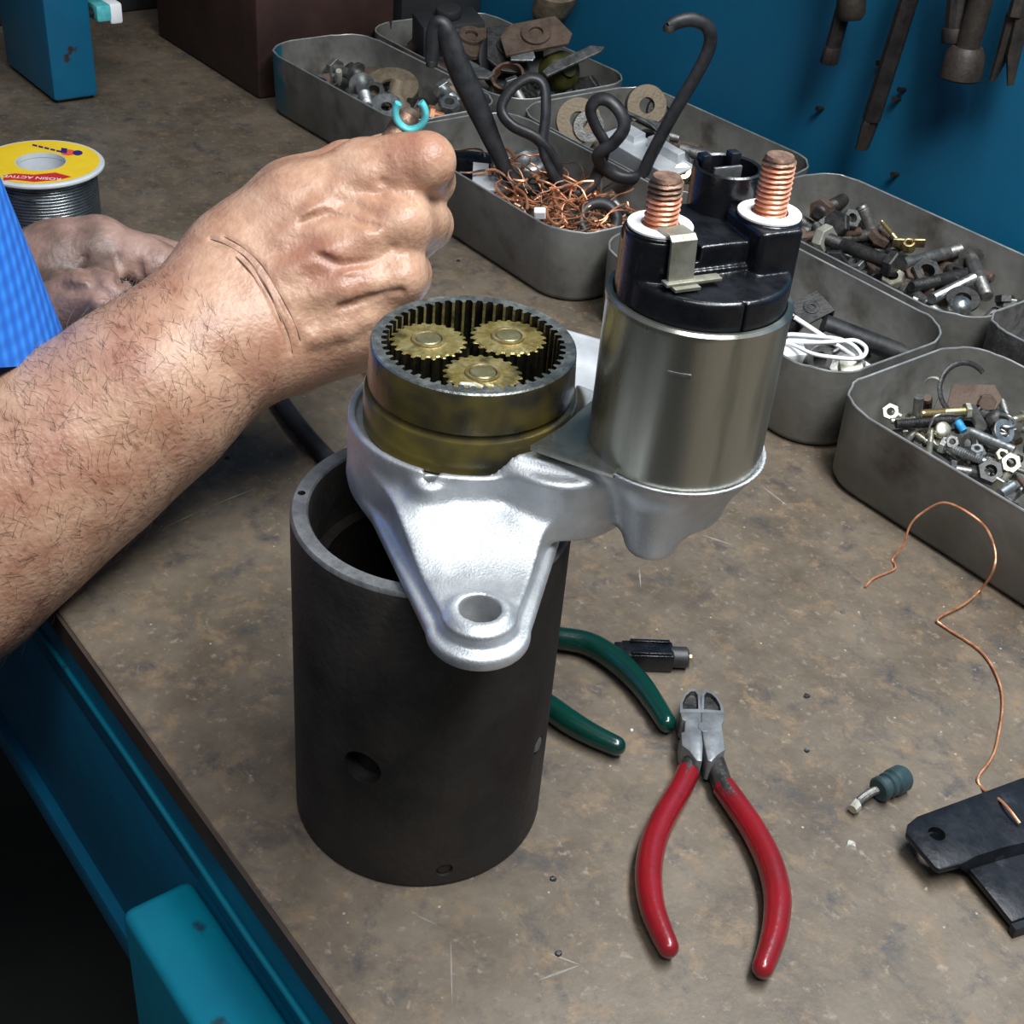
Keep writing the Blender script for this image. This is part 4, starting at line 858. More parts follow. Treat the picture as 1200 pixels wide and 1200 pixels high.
# loose nails left in the wall
for px, py, nl in ((1033, 75, 'nail in the blue wall touching the chisel shaft'), (962, 128, 'nail in the blue wall below the black punch'), (1052, 117, 'nail in the blue wall right of the chisel'), (1050, 205, 'lowest nail in the blue wall above the bolt tray'), (1058, 106, 'upper one of two close nails right of the chisel')):
    q = aty(px, py, 0.513); o = MB().tube([Vector((q.x, 0.517, q.z)), Vector((q.x, 0.509, q.z + 0.001))], [0.0012, 0.0018], 8).build('wall_nail', 'tool_iron', None); tag(o, nl, 'nail', 'nails in the blue wall')

# ================================================================== THE MECHANIC: both arms, bare skin one continuous mesh per body; shirt as child
def K(px, py, d): return np.array(atd(px, py, d))
def chain(pts, k):
    return [(pts[i][0], pts[i + 1][0], pts[i][1], pts[i + 1][1], k) for i in range(len(pts) - 1)]
FD = np.array(FWD)
# --- right arm
elb = np.array((-0.215, -0.145, 0.004)); sho = np.array((-0.262, -0.185, 0.300))
rarm = chain([(elb, 0.043), (K(-70, 652, 0.530), 0.0425), (K(17, 585, 0.530), 0.0385), (K(100, 522, 0.533), 0.0355), (K(180, 462, 0.536), 0.0320), (K(240, 408, 0.540), 0.0285)], 0.014)
rarm += chain([(K(40, 545, 0.528), 0.034), (K(170, 450, 0.531), 0.027), (K(255, 375, 0.537), 0.0225)], 0.014)      # radial side of the forearm
# wrist: two bones side by side
rarm += chain([(K(225, 392, 0.540), 0.0235), (K(272, 318, 0.545), 0.0195), (K(300, 285, 0.548), 0.0180)], 0.012)
rarm += chain([(K(235, 430, 0.541), 0.0235), (K(310, 392, 0.544), 0.0225), (K(350, 385, 0.548), 0.0200)], 0.012)
# palm: metacarpals fan out to the knuckles
rarm += chain([(K(285, 305, 0.547), 0.0185), (K(350, 252, 0.546), 0.0180), (K(428, 207, 0.545), 0.0140)], 0.010)
rarm += chain([(K(300, 335, 0.543), 0.0195), (K(400, 298, 0.541), 0.0165), (K(468, 262, 0.5385), 0.0128)], 0.010)
rarm += chain([(K(315, 365, 0.544), 0.0195), (K(400, 340, 0.543), 0.0168), (K(463, 324, 0.542), 0.0125)], 0.010)
rarm += chain([(K(330, 390, 0.548), 0.0190), (K(400, 378, 0.549), 0.0155), (K(452, 368, 0.552), 0.0125)], 0.010)
rarm += chain([(K(345, 402, 0.556), 0.0175), (K(420, 392, 0.566), 0.0160)], 0.010)
rarm += chain([(K(330, 310, 0.560), 0.020), (K(430, 300, 0.566), 0.020)], 0.012)      # palm pad filling the fist
# thumb, mostly hidden behind the hand
rarm += chain([(K(280, 300, 0.556), 0.0175), (K(345, 236, 0.560), 0.0150), (K(405, 199, 0.568), 0.0118)], 0.010)
rarm += chain([(K(405, 199, 0.568), 0.0112), (K(452, 187, 0.574), 0.0100), (K(492, 196, 0.574), 0.0085)], 0.003)
# index
rarm += chain([(K(428, 207, 0.545), 0.0140), (K(470, 196, 0.539), 0.0118), (K(499, 190, 0.535), 0.0116)], 0.006)
rarm += chain([(K(499, 190, 0.535), 0.0115), (K(504, 212, 0.552), 0.0100), (K(484, 226, 0.570), 0.0090)], 0.002)
# middle
rarm += chain([(K(470, 262, 0.5385), 0.0128), (K(493, 259, 0.556), 0.0112), (K(501, 263, 0.566), 0.0106)], 0.003)
rarm += chain([(K(501, 263, 0.566), 0.0104), (K(484, 285, 0.584), 0.0092)], 0.002)
# ring
rarm += chain([(K(463, 324, 0.542), 0.0125), (K(473, 321, 0.560), 0.0110), (K(476, 325, 0.572), 0.0104)], 0.003)
rarm += chain([(K(476, 325, 0.572), 0.0100), (K(452, 337, 0.588), 0.0090)], 0.002)
# little
rarm += chain([(K(452, 368, 0.552), 0.0120), (K(466, 366, 0.570), 0.0100), (K(466, 368, 0.580), 0.0095)], 0.003)
rarm += chain([(K(466, 368, 0.580), 0.0092), (K(440, 372, 0.594), 0.0085)], 0.002)
def surf(caps, px, py, d0=0.46, d1=0.60):
    ts = np.linspace(d0, d1, 160); Xs = np.array([np.array(atd(px, py, t)) for t in ts]); d = eval_caps(Xs, caps)
    i = np.argmax(d < 0) if (d < 0).any() else np.argmin(d); return Xs[i], ts[i]
def ridge(caps, pts, r, sink, k):
    q = [surf(caps, *p)[0] + FD * sink for p in pts]; return [(q[i], q[i + 1], r, r, k) for i in range(len(q) - 1)]
skin0 = list(rarm)
# knuckle heads, tendons and veins standing proud of the back of the hand
for (px, py), r in (((428, 203), 0.0075), ((472, 259), 0.0078), ((472, 324), 0.0066)):
    q = surf(skin0, px, py)[0] + FD * (r * 0.72); rarm.append((q, q, r, r, 0.006))
rarm += ridge(skin0, [(340, 318), (385, 295), (430, 276), (468, 262)], 0.0034, 0.0022, 0.005)
rarm += ridge(skin0, [(352, 348), (400, 338), (435, 331), (466, 325)], 0.0030, 0.0020, 0.005)
rarm += ridge(skin0, [(330, 282), (365, 250), (398, 222), (425, 205)], 0.0030, 0.0022, 0.005)
rarm += ridge(skin0, [(392, 222), (410, 232), (432, 240), (455, 248)], 0.0022, 0.0012, 0.003)
rarm += ridge(skin0, [(345, 325), (372, 345), (392, 342), (405, 320), (425, 308)], 0.0017, 0.0009, 0.002)
rarm += ridge(skin0, [(380, 380), (392, 352), (402, 338)], 0.0016, 0.0008, 0.002)
rarm += ridge(skin0, [(360, 272), (385, 276), (402, 274)], 0.0018, 0.0010, 0.002)
rarm += ridge(skin0, [(365, 395), (400, 385), (428, 372)], 0.0028, 0.0018, 0.004)
# grooves: wrist creases and hollows between tendons (negative k cuts)
def groove(pts, r, lift): 
    q = [surf(rarm_solid, *p)[0] - FD * lift for p in pts]; return [(q[i], q[i + 1], r, r, -1) for i in range(len(q) - 1)]
rarm_solid = list(rarm)
rarm += groove([(246, 280), (268, 288), (290, 304), (310, 332), (325, 362), (338, 392), (343, 415)], 0.0018, 0.0012)
rarm += groove([(262, 277), (285, 290), (308, 312), (328, 345), (345, 378), (352, 400)], 0.0016, 0.0011)
rarm += groove([(300, 318), (318, 350), (330, 378)], 0.0013, 0.0009)
rarm += groove([(355, 262), (385, 250), (415, 256), (440, 264)], 0.0026, 0.0018)
rarm += groove([(372, 300), (400, 312), (440, 306), (462, 292)], 0.0022, 0.0016)
rarm += groove([(400, 362), (440, 350), (470, 344)], 0.0022, 0.0016)
rarm += groove([(448, 215), (470, 226), (486, 236)], 0.0024, 0.0016)
V1, F1 = caps_mesh(rarm, 0.00105)
crease_paths = []
for cp in ([(246, 280), (268, 288), (290, 304), (310, 332), (325, 362), (338, 392), (343, 415)], [(262, 277), (285, 290), (308, 312), (328, 345), (345, 378), (352, 400)], [(300, 318), (318, 350), (330, 378)], [(276, 300), (296, 322), (312, 352)], [(300, 292), (322, 312), (338, 338)]):
    crease_paths.append(spline([Vector(surf(rarm, *p)[0] + FD * 0.00025) for p in cp], 5))
# --- left hand: pinching, thumb below, index arching over
lw = K(-25, 372, 0.632)
lsh = np.array((-0.60, -0.215, 0.300)); lel = np.array((-0.52, -0.13, 0.03))
larm = chain([(lsh, 0.052), (lel + (lsh - lel) * 0.4, 0.045), (lel, 0.040)], 0.02) + chain([(lel, 0.040), (lel * 0.45 + lw * 0.55, 0.033), (lw, 0.0260)], 0.014)
larm += chain([(lw, 0.0255), (K(35, 340, 0.628), 0.0225), (K(70, 318, 0.626), 0.0200)], 0.012)
larm += chain([(K(20, 345, 0.626), 0.0200), (K(75, 308, 0.624), 0.0170), (K(116, 287, 0.622), 0.0125)], 0.010)
larm += chain([(K(20, 375, 0.626), 0.0180), (K(75, 372, 0.620), 0.0190), (K(105, 378, 0.622), 0.0125)], 0.010)
larm += chain([(K(60, 345, 0.634), 0.0200), (K(110, 325, 0.640), 0.0160)], 0.010)
larm += chain([(K(116, 287, 0.622), 0.0125), (K(160, 303, 0.622), 0.0110), (K(186, 312, 0.622), 0.0105)], 0.005)
larm += chain([(K(186, 312, 0.622), 0.0105), (K(198, 334, 0.626), 0.0090), (K(200, 360, 0.628), 0.0080)], 0.003)
larm += chain([(K(108, 290, 0.637), 0.0125), (K(180, 303, 0.644), 0.0105), (K(216, 307, 0.646), 0.0088)], 0.003)
larm += chain([(K(110, 296, 0.614), 0.0085), (K(123, 322, 0.610), 0.0070), (K(128, 340, 0.610), 0.0055)], 0.004)
larm += chain([(K(60, 368, 0.606), 0.0155), (K(105, 345, 0.598), 0.0112), (K(128, 350, 0.596), 0.0100), (K(152, 361, 0.594), 0.0078)], 0.005)
lsolid = list(larm)
for (px, py), r in (((118, 352), 0.0050),):
    q = surf(lsolid, px, py, 0.56, 0.68)[0] + FD * (r * 0.75); larm.append((q, q, r, r, 0.004))
lsolid2 = list(larm)
def groove2(pts, r, lift):
    q = [surf(lsolid2, *p, 0.56, 0.68)[0] - FD * lift for p in pts]; return [(q[i], q[i + 1], r, r, -1) for i in range(len(q) - 1)]
larm += groove2([(98, 302), (108, 320), (114, 336)], 0.0026, 0.0012) + groove2([(137, 300), (141, 318), (142, 332)], 0.0022, 0.0010) + groove2([(163, 308), (167, 328)], 0.0020, 0.0010) + groove2([(70, 336), (92, 340), (112, 338), (128, 346)], 0.0030, 0.0012)
V2, F2 = caps_mesh(larm, 0.0016)
# torso core under the shirt joins the two arms
tor = chain([(sho, 0.054), (elb + (sho - elb) * 0.35, 0.047), (elb, 0.0425)], 0.02) + chain([(sho, 0.058), (np.array((-0.43, -0.24, 0.325)), 0.075), (lsh, 0.058)], 0.04) + chain([(np.array((-0.43, -0.25, 0.26)), 0.115), (np.array((-0.43, -0.25, -0.05)), 0.12)], 0.05) + chain([(np.array((-0.40, -0.25, 0.1)), 0.10), (np.array((-0.36, -0.25, 0.0)), 0.08)], 0.05) + chain([(np.array((-0.43, -0.24, 0.34)), 0.055), (np.array((-0.43, -0.23, 0.43)), 0.052)], 0.03)
V3, F3 = caps_mesh(tor, 0.006, pad=0.05)
Vb = np.concatenate([V1, V2, V3]); Fb = np.concatenate([F1, F2 + len(V1), F3 + len(V1) + len(V2)])
M['skin_dirty_shaded'] = mat('oily_shaded_skin', (0.22, 0.13, 0.10), (0.36, 0.225, 0.18), 60, (0.40, 0.5), 0, 0.5, 420, detail=6, c3=(0.10, 0.065, 0.05), s3=45, t3=(0.50, 0.72), sss=0.08)  # dirty left arm skin, its colour also darkened for arm and torso shade
person = np_obj('person', Vb, Fb, ['skin', 'skin_dirty_shaded'], None, smooth=0, relax=1)
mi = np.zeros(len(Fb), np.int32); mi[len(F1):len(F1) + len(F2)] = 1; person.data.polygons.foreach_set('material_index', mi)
tag(person, 'mechanic in a blue shirt, hairy right forearm reaching over the bench', 'person')
# shirt: torso, loose sleeves (open tubes with thickness)
def sleeve(mb, c0, r0, c1, r1, seg=48, n=10, th=0.0015, seed=1, hem=None):
    rr = random.Random(seed); c0, c1 = Vector(c0), Vector(c1); d = (c1 - c0).normalized()
    ux = d.cross(Vector((0.3, 1, 0.1))).normalized(); uy = d.cross(ux); fo = []; ph = [rr.random() * 6 for _ in range(4)]
    def ring(t, off):
        o = []
        for j in range(seg):
            a = 2 * PI * j / seg; w = 1 + 0.025 * math.sin(3 * a + ph[0] + 2 * t) * (1 - t) + 0.012 * math.sin(7 * a + ph[1] - 3 * t) * (1 - t)
            r = (r0 + (r1 - r0) * t) * w + off; q = ux * (r * math.cos(a)) + uy * (r * math.sin(a))
            if hem is not None: q = q - d * (q.dot(hem) / d.dot(hem)) * (1 - t)
            o.append(c0.lerp(c1, t) + q)
        return o
    ou = [ring(i / n, 0) for i in range(n + 1)]; inn = [ring(i / n, -th) for i in range(n, -1, -1)]
    mb.loops(ou + inn, closed=True); return mb
shp = [(a, b, ra + 0.012, rb + 0.012, k) for a, b, ra, rb, k in tor[2:] if max(a[2], b[2]) < 0.42 and not (a[2] > 0.33 and b[2] > 0.4)]
Vs, Fs = caps_mesh(shp, 0.006, pad=0.05)
shirt = np_obj('shirt', Vs, Fs, 'shirt', person, smooth=0, relax=1)
HEM = (-0.2365, -0.0955, 0.0800)
sleeve(MB(), HEM, 0.0655, (-0.250, -0.155, 0.300), 0.082, hem=Vector((-0.42, 0.20, 0.88)).normalized()).build('sleeve', 'shirt', shirt, smooth=60)
sleeve(MB(), (-0.545, -0.16, 0.10), 0.064, (-0.60, -0.21, 0.30), 0.074, seed=3).build('sleeve', 'shirt', shirt, smooth=60)
for cp in crease_paths:
    MB().tube(cp, [0.0001] + [0.00022 + 0.00013 * math.sin(i * 0.9) for i in range(len(cp) - 2)] + [0.0001], 6).build('wrist_crease_shade', 'crease', person, smooth=60)
# hair on the forearm
rr = np.random.default_rng(5); me = person.data
nv = len(V1); co = np.array([v.co[:] for v in me.vertices[:nv]]); no = np.array([v.normal[:] for v in me.vertices[:nv]])
ax0 = K(17, 585, 0.53); ax1 = K(300, 350, 0.545); axd = (ax1 - ax0) / np.linalg.norm(ax1 - ax0)
tpos = (co - ax0) @ axd / np.linalg.norm(ax1 - ax0)
upf = no @ np.array((0.25, -0.2, 0.95))
ok = np.where((tpos > -0.35) & (tpos < 0.86) & (no @ -FD > -0.25))[0]
pick = rr.choice(ok, 2600); mb = MB()
for i in pick:
    n_ = Vector(no[i]); tdir = Vector(axd); sdir = n_.cross(tdir).normalized()
    dirv = (tdir * rr.uniform(-0.5, 0.6) + sdir * rr.uniform(0.1, 1.1) + n_ * rr.uniform(0.05, 0.3)).normalized()
    L_ = rr.uniform(0.004, 0.010); p0 = Vector(co[i]) - n_ * 0.0003; cv = tdir * rr.uniform(-0.9, 0.9)
    pts = [p0 + dirv * (L_ * t) + cv * (L_ * t * t * 0.6) - n_ * (L_ * t * t * 0.16) for t in (0, 0.35, 0.7, 1.0)]
    mb.tube(pts, [0.00007, 0.00006, 0.00005, 0.00002], 3)
hr_o = mb.build('arm_hair', 'hair', person, smooth=0); hr_o['kind'] = 'stuff'

# ------------------------------------------------------------------ what the fist holds: copper-brown rod with a cyan ring at its end
tool = thing('ringed_rod', 'brown copper rod with a cyan ring end, gripped in the raised fist', 'rod', K(455, 178, 0.556))
def tp(mb, nm, m, **k):
    o = mb.build(nm, m, None, **k); o.parent = tool; o.matrix_parent_inverse = Matrix.Translation(-tool.location); return o
ra_, rb_, rc_ = Vector(K(440, 200, 0.556)), Vector(K(462, 163, 0.557)), Vector(K(478, 138, 0.558))
tp(MB().tube(spline([Vector(K(400, 260, 0.556)), ra_, rb_, rc_], 4), 0.0052, 14), 'shank', 'copper_dull', smooth=60)
dz_ = (rc_ - rb_).normalized(); face = (dz_ * 0.55 - FWD * 0.2 + UP * 0.75).normalized(); Tq = Matrix.Translation(Vector(K(481, 130, 0.560))) @ face.to_track_quat('Z', 'Y').to_matrix().to_4x4()
ringp = []
for k in range(25):
    a = math.radians(-250 + 270 * k / 24); ringp.append((math.cos(a) * 0.0068, math.sin(a) * 0.0068))
mbr = MB(); cq = Vector(K(481, 133, 0.550)); rv3 = RIGHT; uv3 = (UP * 0.80 - FWD * 0.6).normalized(); nf = rv3.cross(uv3).normalized()
path = [cq + rv3 * (0.0061 * math.cos(math.radians(140 + 265 * k / 24))) + uv3 * (0.0066 * math.sin(math.radians(140 + 265 * k / 24))) for k in range(25)]
tp(MB().tube(path, 0.0015, 10, 1.5, up=nf), 'cyan_ring', 'cyan_enamel', smooth=60)
tp(MB().tube([rc_ - dz_ * 0.004, rc_ + dz_ * 0.001, rc_ + dz_ * 0.0035], [0.0054, 0.0046, 0.003], 14), 'end_plug', 'rust', smooth=40)
# dark wire tuft pinched in the left hand
mb = MB(); r5 = random.Random(9); c5 = Vector(K(150, 342, 0.612))
for k in range(26):
    a = c5 + Vector((r5.uniform(-.006, .006), r5.uniform(-.006, .006), r5.uniform(-.008, .004))); pts = [a]
    for _ in range(5): pts.append(pts[-1] + Vector((r5.uniform(-.005, .005), r5.uniform(-.005, .005), r5.uniform(-.004, .004))))
    mb.tube(spline(pts, 3), 0.0004, 5)
tuft = mb.build('wire_tuft', 'black_rubber', None); tag(tuft, 'dark tangle of fine wire pinched in the left hand', 'wire', kind='stuff')

# ================================================================== THINGS IN THE TRAYS
MESH = {}
def cached(key, fn):
    if key not in MESH: MESH[key] = fn()
    return MESH[key]
def thread_prof(L, r, pitch, z0=0.0):
    o = []; n = int(L / pitch)
    for i in range(n): o += [(r, z0 + i * pitch + pitch * 0.15), (r * 0.86, z0 + i * pitch + pitch * 0.6)]
    return o + [(r * 0.8, z0 + L)]
def hexring(rf, z, n=6): return [Vector((rf * math.cos(PI / 3 * i), rf * math.sin(PI / 3 * i), z)) for i in range(n)]
def m_head(d, m):       # hex head below z=0
    def f():
        r = d * 0.98; h = d * 0.66; mb = MB(); mb.loops([hexring(r * 0.9, -h), hexring(r, -h + r * 0.1), hexring(r, -0.0002), hexring(r * 0.97, 0)]); return mb.mesh('head', m, 25)
    return cached(('head', d, m), f)
def m_round_head(d, m):
    def f():
        r = d * 0.95; return MB().lathe([(0, -d * 0.62), (r * 0.55, -d * 0.58), (r * 0.9, -d * 0.34), (r, 0), (0, 0)], 18, cap=False).mesh('head', m, 40)
    return cached(('rhead', d, m), f)
def m_shank(d, L, m, th=0.55):
    def f():
        r = d / 2; l0 = L * (1 - th); return MB().lathe([(0, -0.0003), (r, -0.0003), (r, l0)] + thread_prof(L - l0, r, max(0.0011, d * 0.16), l0) + [(0, L)], 14, cap=False).mesh('shank', m, 35)
    return cached(('shank', d, round(L, 4), m, th), f)
def m_nut(d, m):
    def f():
        r = d * 0.98; h = d * 0.8; ri = d * 0.46; mb = MB()
        def cr(rr, z): return [Vector((rr * math.cos(2 * PI * i / 24), rr * math.sin(2 * PI * i / 24), z)) for i in range(24)]
        def hx(rr, z):
            o = []
            for i in range(24):
                a = 2 * PI * i / 24; k = (a + PI / 6) % (PI / 3) - PI / 6; o.append(Vector((rr * 0.866 / math.cos(k) * math.cos(a), rr * 0.866 / math.cos(k) * math.sin(a), z)))
            return o
        mb.loops([cr(ri, 0), hx(r * 0.93, 0), hx(r, h * 0.12), hx(r, h * 0.88), hx(r * 0.93, h), cr(ri, h)], closed=True); return mb.mesh('nut', m, 30)
    return cached(('nut', d, m), f)
def m_washer(ri, ro, t, m): return cached(('w', ri, ro, t, m), lambda: washer_mb((0, 0, 0), ri, ro, 0, t, 26).mesh('washer', m, 40))
def link(name, me, parent=None):
    o = bpy.data.objects.new(name, me); COL.objects.link(o); o.parent = parent; return o
def pose(o, p, d, spin=0.0):
    q = Vector(d).normalized().to_track_quat('Z', 'Y'); o.location = p; o.rotation_euler = (q.to_matrix() @ Matrix.Rotation(spin, 3, 'Z')).to_euler(); return o
def bolt(label, p0, p1, d, m, grp, head='hex', th=0.55, hm=None, name='hex_bolt', nut=None, nut_at=0.8, nut_m=None):
    p0, p1 = Vector(p0), Vector(p1); L = (p1 - p0).length
    t = tag(empty(name), label, 'bolt' if name != 'machine_screw' else 'screw', grp); pose(t, p0, p1 - p0, R.random())
    if head == 'hex': link('head', m_head(d, hm or m), t)
    elif head == 'round': link('head', m_round_head(d, hm or m), t)
    link('shank', m_shank(d, L, m, th), t)
    if nut:
        n_ = link('nut', m_nut(d, nut_m or m), t); n_.location = (0, 0, L * nut_at)
    return t
def solo(name, me, p, d, label, cat, grp=None, spin=0.3): return tag(pose(link(name, me), p, d, spin), label, cat, grp)
def B(px, py, z): return at(px, py, z)

# --- bolt tray against the wall
g = 'bolts in the wall-side bolt tray'
bolt('big black hex bolt lying across the front of the bolt tray', B(1043, 308, .034), B(966, 279, .030), .0085, 'steel_dark', g, th=0.3, nut=True, nut_at=0.93, nut_m='cream')
bolt('dark bolt with a brown nut at the left of the bolt tray', B(990, 233, .030), B(958, 250, .032), .0085, 'steel_dark', g, nut=True, nut_at=0.75, nut_m='rust')
bolt('grey blunt bolt pointing up behind the black bolt', B(1021, 268, .022), B(1009, 240, .036), .0085, 'steel_mid', g, th=0.2)
bolt('dark short hex bolt beside the brown nut', B(983, 263, .034), B(1000, 268, .026), .0085, 'steel_dark', g)
bolt('thin brass screw standing aslant in the bolt tray', B(1056, 287, .030), B(1033, 259, .040), .0032, 'brass', g, head='round', name='machine_screw')
bolt('long grey stud bolt in the middle of the bolt tray', B(1058, 310, .032), B(1137, 289, .032), .0078, 'steel_mid', g, head=None, th=0.35, name='stud_bolt')
bolt('grey flange-headed bolt lying toward the thin-walled tray', B(1138, 303, .034), B(1157, 348, .028), .0080, 'steel_mid', g, head='round', th=0.4)
bolt('dark pale-tipped stud below the long grey stud', B(1140, 319, .028), B(1068, 336, .028), .0075, 'steel_dark', g, head=None, th=0.4, name='stud_bolt')
bolt('silver fully threaded stud at the front of the bolt tray', B(1092, 350, .030), B(1142, 325, .032), .0062, 'steel_bright', g, head=None, th=1.0, name='stud_bolt')
bolt('bolt lying half buried below the black bolt', B(1012, 285, .020), B(1035, 300, .020), .0075, 'steel_dark', g)
solo('wing_nut', (lambda: (lambda mb: (mb.lathe([(0.0018, 0), (0.0045, 0), (0.0038, 0.006), (0.0018, 0.006)], 16, closed=True), mb.box((0.006, 0, 0.005), (0.007, 0.0018, 0.007)), mb.box((-0.006, 0, 0.005), (0.007, 0.0018, 0.007)), mb.mesh('wing_nut', 'brass', 30, 0.0006))[-1])(MB()))(), B(1064, 291, .030), (0.2, -0.4, 0.9), 'brass wing nut on the long grey stud', 'nut')
solo('dome_nut', MB().lathe([(0, 0), (0.0065, 0), (0.0065, 0.003), (0.0055, 0.0065), (0.003, 0.0085), (0, 0.009)], 20, cap=False).mesh('dome_nut', 'steel_bright', 40), B(1123, 364, .026), (0.3, -0.2, 0.9), 'shiny dome nut at the front wall of the bolt tray', 'nut')
solo('flat_washer', m_washer(.0045, .0095, .0018, 'steel_dark'), B(1128, 352, .030), (0.2, -0.3, 0.9), 'dark washer behind the shiny dome nut', 'washer')
solo('hex_nut', m_nut(.0095, 'steel_dark'), B(1082, 325, .026), (0.4, -0.3, 0.8), 'large dark nut between the two studs', 'nut')
solo('hex_nut', m_nut(.0070, 'zinc'), B(1047, 330, .024), (0.1, -0.5, 0.8), 'pale zinc nut at the front rim below the black bolt', 'nut')
solo('hex_nut', m_nut(.0060, 'steel_bright'), B(1006, 312, .024), (-0.2, -0.5, 0.8), 'small shiny nut by the front rim of the bolt tray', 'nut')
solo('hex_nut', m_nut(.0075, 'rust'), B(1028, 283, .026), (0.3, 0.2, 0.9), 'brown nut behind the big black bolt', 'nut')
solo('hex_nut', m_nut(.0065, 'steel_mid'), B(994, 258, .036), (0.7, -0.2, 0.6), 'small grey nut beside the dark short bolt', 'nut')
# --- fill below: more bolts of the heap, seen between the upper ones
def heap(x0, x1, y0, y1, z, n, label, grp, mats, dr=(.005, .008), Lr=(.018, .04), seed=1, name='hex_bolt', pnut=0.35):
    r = random.Random(seed)
    for i in range(n):
        m = r.choice(mats); p = Vector((r.uniform(x0 + .012, x1 - .012), r.uniform(y0 + .012, y1 - .012), z + r.uniform(-.006, .004))); a = r.uniform(0, 2 * PI); d_ = round(r.uniform(*dr) * 2000) / 2000
        if r.random() < pnut: solo('hex_nut', m_nut(d_, m), p, (r.uniform(-.6, .6), r.uniform(-.6, .6), 1), label[1], 'nut', grp)
        else:
            L = round(r.uniform(*Lr) * 200) / 200; dv_ = Vector((math.cos(a), math.sin(a), r.uniform(-.15, .15))); q = p + dv_ * L
            q.x = min(max(q.x, x0 + .008), x1 - .008); q.y = min(max(q.y, y0 + .008), y1 - .008)
            if (q - p).length > .01: bolt(label[0], p, q, d_, m, grp, name=name)
heap(-.2705, -.0805, .396, .503, .022, 48, ('loose worn bolt buried low in the wall-side bolt tray', 'loose worn nut buried low in the wall-side bolt tray'), g, ['steel_dark', 'steel_mid', 'steel_dark', 'rust'], seed=3)

# --- nearest tray of small screws
g = 'screws and fittings in the nearest tray'
Q = lambda zx, zy, z: at(1000 + zx / 6.316, 420 + zy / 6.316, z)
solo('hex_nut', m_nut(.0044, 'cream'), Q(270, 400, .030), (0.5, -0.6, 0.6), 'cream coloured nut at the left of the screw tray', 'nut')
bolt('grey round pin standing upright in the screw tray', Q(455, 560, .018), Q(487, 285, .040), .0048, 'steel_mid', g, head=None, th=0.0, name='dowel_pin')
bolt('brass machine screw lying across the upright pin', Q(825, 388, .038), Q(505, 408, .036), .0040, 'brass', g, head='hex', hm='zinc', name='machine_screw')
bolt('dark threaded rod below the brass screw', Q(320, 485, .032), Q(740, 452, .034), .0044, 'steel_dark', g, head=None, th=1.0, name='threaded_rod')
solo('knurled_knob', MB().lathe([(0, 0), (0.0033, 0), (0.0038, 0.0007), (0.0038, 0.0022), (0.0034, 0.0026), (0.0034, 0.0032), (0.0038, 0.0036), (0.0037, 0.005), (0.0028, 0.0056), (0, 0.0056)], 24, cap=False).mesh('knob', 'zinc', 40), Q(640, 545, .028), (0.5, -0.4, 0.75), 'round khaki knob in front of the threaded rod', 'knob')
bolt('silver hex bolt with clear threads at the front of the screw tray', Q(690, 650, .032), Q(985, 770, .032), .0044, 'steel_bright', g, th=1.0)
sprg = [Vector((0.0042 * math.cos(a), 0.0042 * math.sin(a), 0.024 * a / (2 * PI * 6))) for a in [2 * PI * 6 * k / 96 for k in range(97)]]
solo('coil_spring', MB().tube(sprg, 0.0008, 6).mesh('spring', 'steel_bright', 60), Q(1000, 760, .018), (0.05, 0.1, 1), 'small coil spring standing in the screw tray', 'spring')
solo('hex_nut', m_nut(.0062, 'steel_dark'), Q(1000, 850, .030), (0.4, -0.5, 0.7), 'large dark nut at the front rim of the screw tray', 'nut')
bolt('white metal rod lying behind the coil spring', Q(870, 545, .034), Q(1190, 680, .034), .0046, 'steel_bright', g, head=None, th=0.0, name='metal_rod')
bolt('screw with a blue locking patch', Q(770, 470, .032), Q(820, 540, .030), .0042, 'blue_bit', g, head='round', hm='steel_mid', name='machine_screw')
solo('flat_washer', m_washer(.0022, .0048, .0010, 'steel_dark'), Q(840, 630, .032), (0.85, -0.3, 0.5), 'grey washer leaning beside the silver bolt', 'washer')
solo('snap_ring', MB().tube([Vector((0.013 * math.cos(math.radians(a)), 0.013 * math.sin(math.radians(a)), 0)) for a in range(20, 331, 10)], 0.0014, 8, 0.5).mesh('snap_ring', 'steel_dark', 60), Q(820, 230, .042), (0.75, -0.35, 0.55), 'grey open snap ring standing at the back of the screw tray', 'ring')
pl_m = MB(); pl_m.prism([(-.012, -.007), (.010, -.008), (.014, 0), (.010, .008), (-.010, .007)], 0, .0018); solo('metal_tab', pl_m.mesh('tab', 'rust', 0, .0004), Q(880, 300, .034), (0.2, -0.5, 0.85), 'flat brown tab beneath the snap ring', 'plate')
bolt('brown headed bolt at the back of the screw tray', Q(985, 325, .036), Q(940, 300, .030), .0046, 'rust', g)
bolt('dark rounded bolt beside the white rod', Q(1060, 460, .036), Q(960, 420, .032), .0062, 'steel_dark', g, head='round')
bolt('bright rounded pin in the middle of the screw tray', Q(945, 500, .036), Q(880, 380, .032), .0054, 'steel_mid', g, head=None, th=0, name='dowel_pin')
solo('wire_clip', MB().tube(spline([(0, 0, 0), (0.0, 0, .014), (0.004, 0.002, .016), (0.010, .003, .016)], 4), .0006, 6).mesh('clip', 'steel_bright', 60), Q(540, 610, .024), (0.1, -0.2, 1), 'bent wire clip near the front rim of the screw tray', 'clip')
solo('spring_clip', MB().tube(spline([(0, 0, 0), (0, 0, .012), (.003, 0, .016), (.008, 0, .014), (.010, 0, .006)], 4), .0012, 6, 0.4).mesh('sclip', 'cream', 60), Q(600, 380, .026), (0.0, 0.1, 1), 'pale bent spring clip behind the brass screw', 'clip')
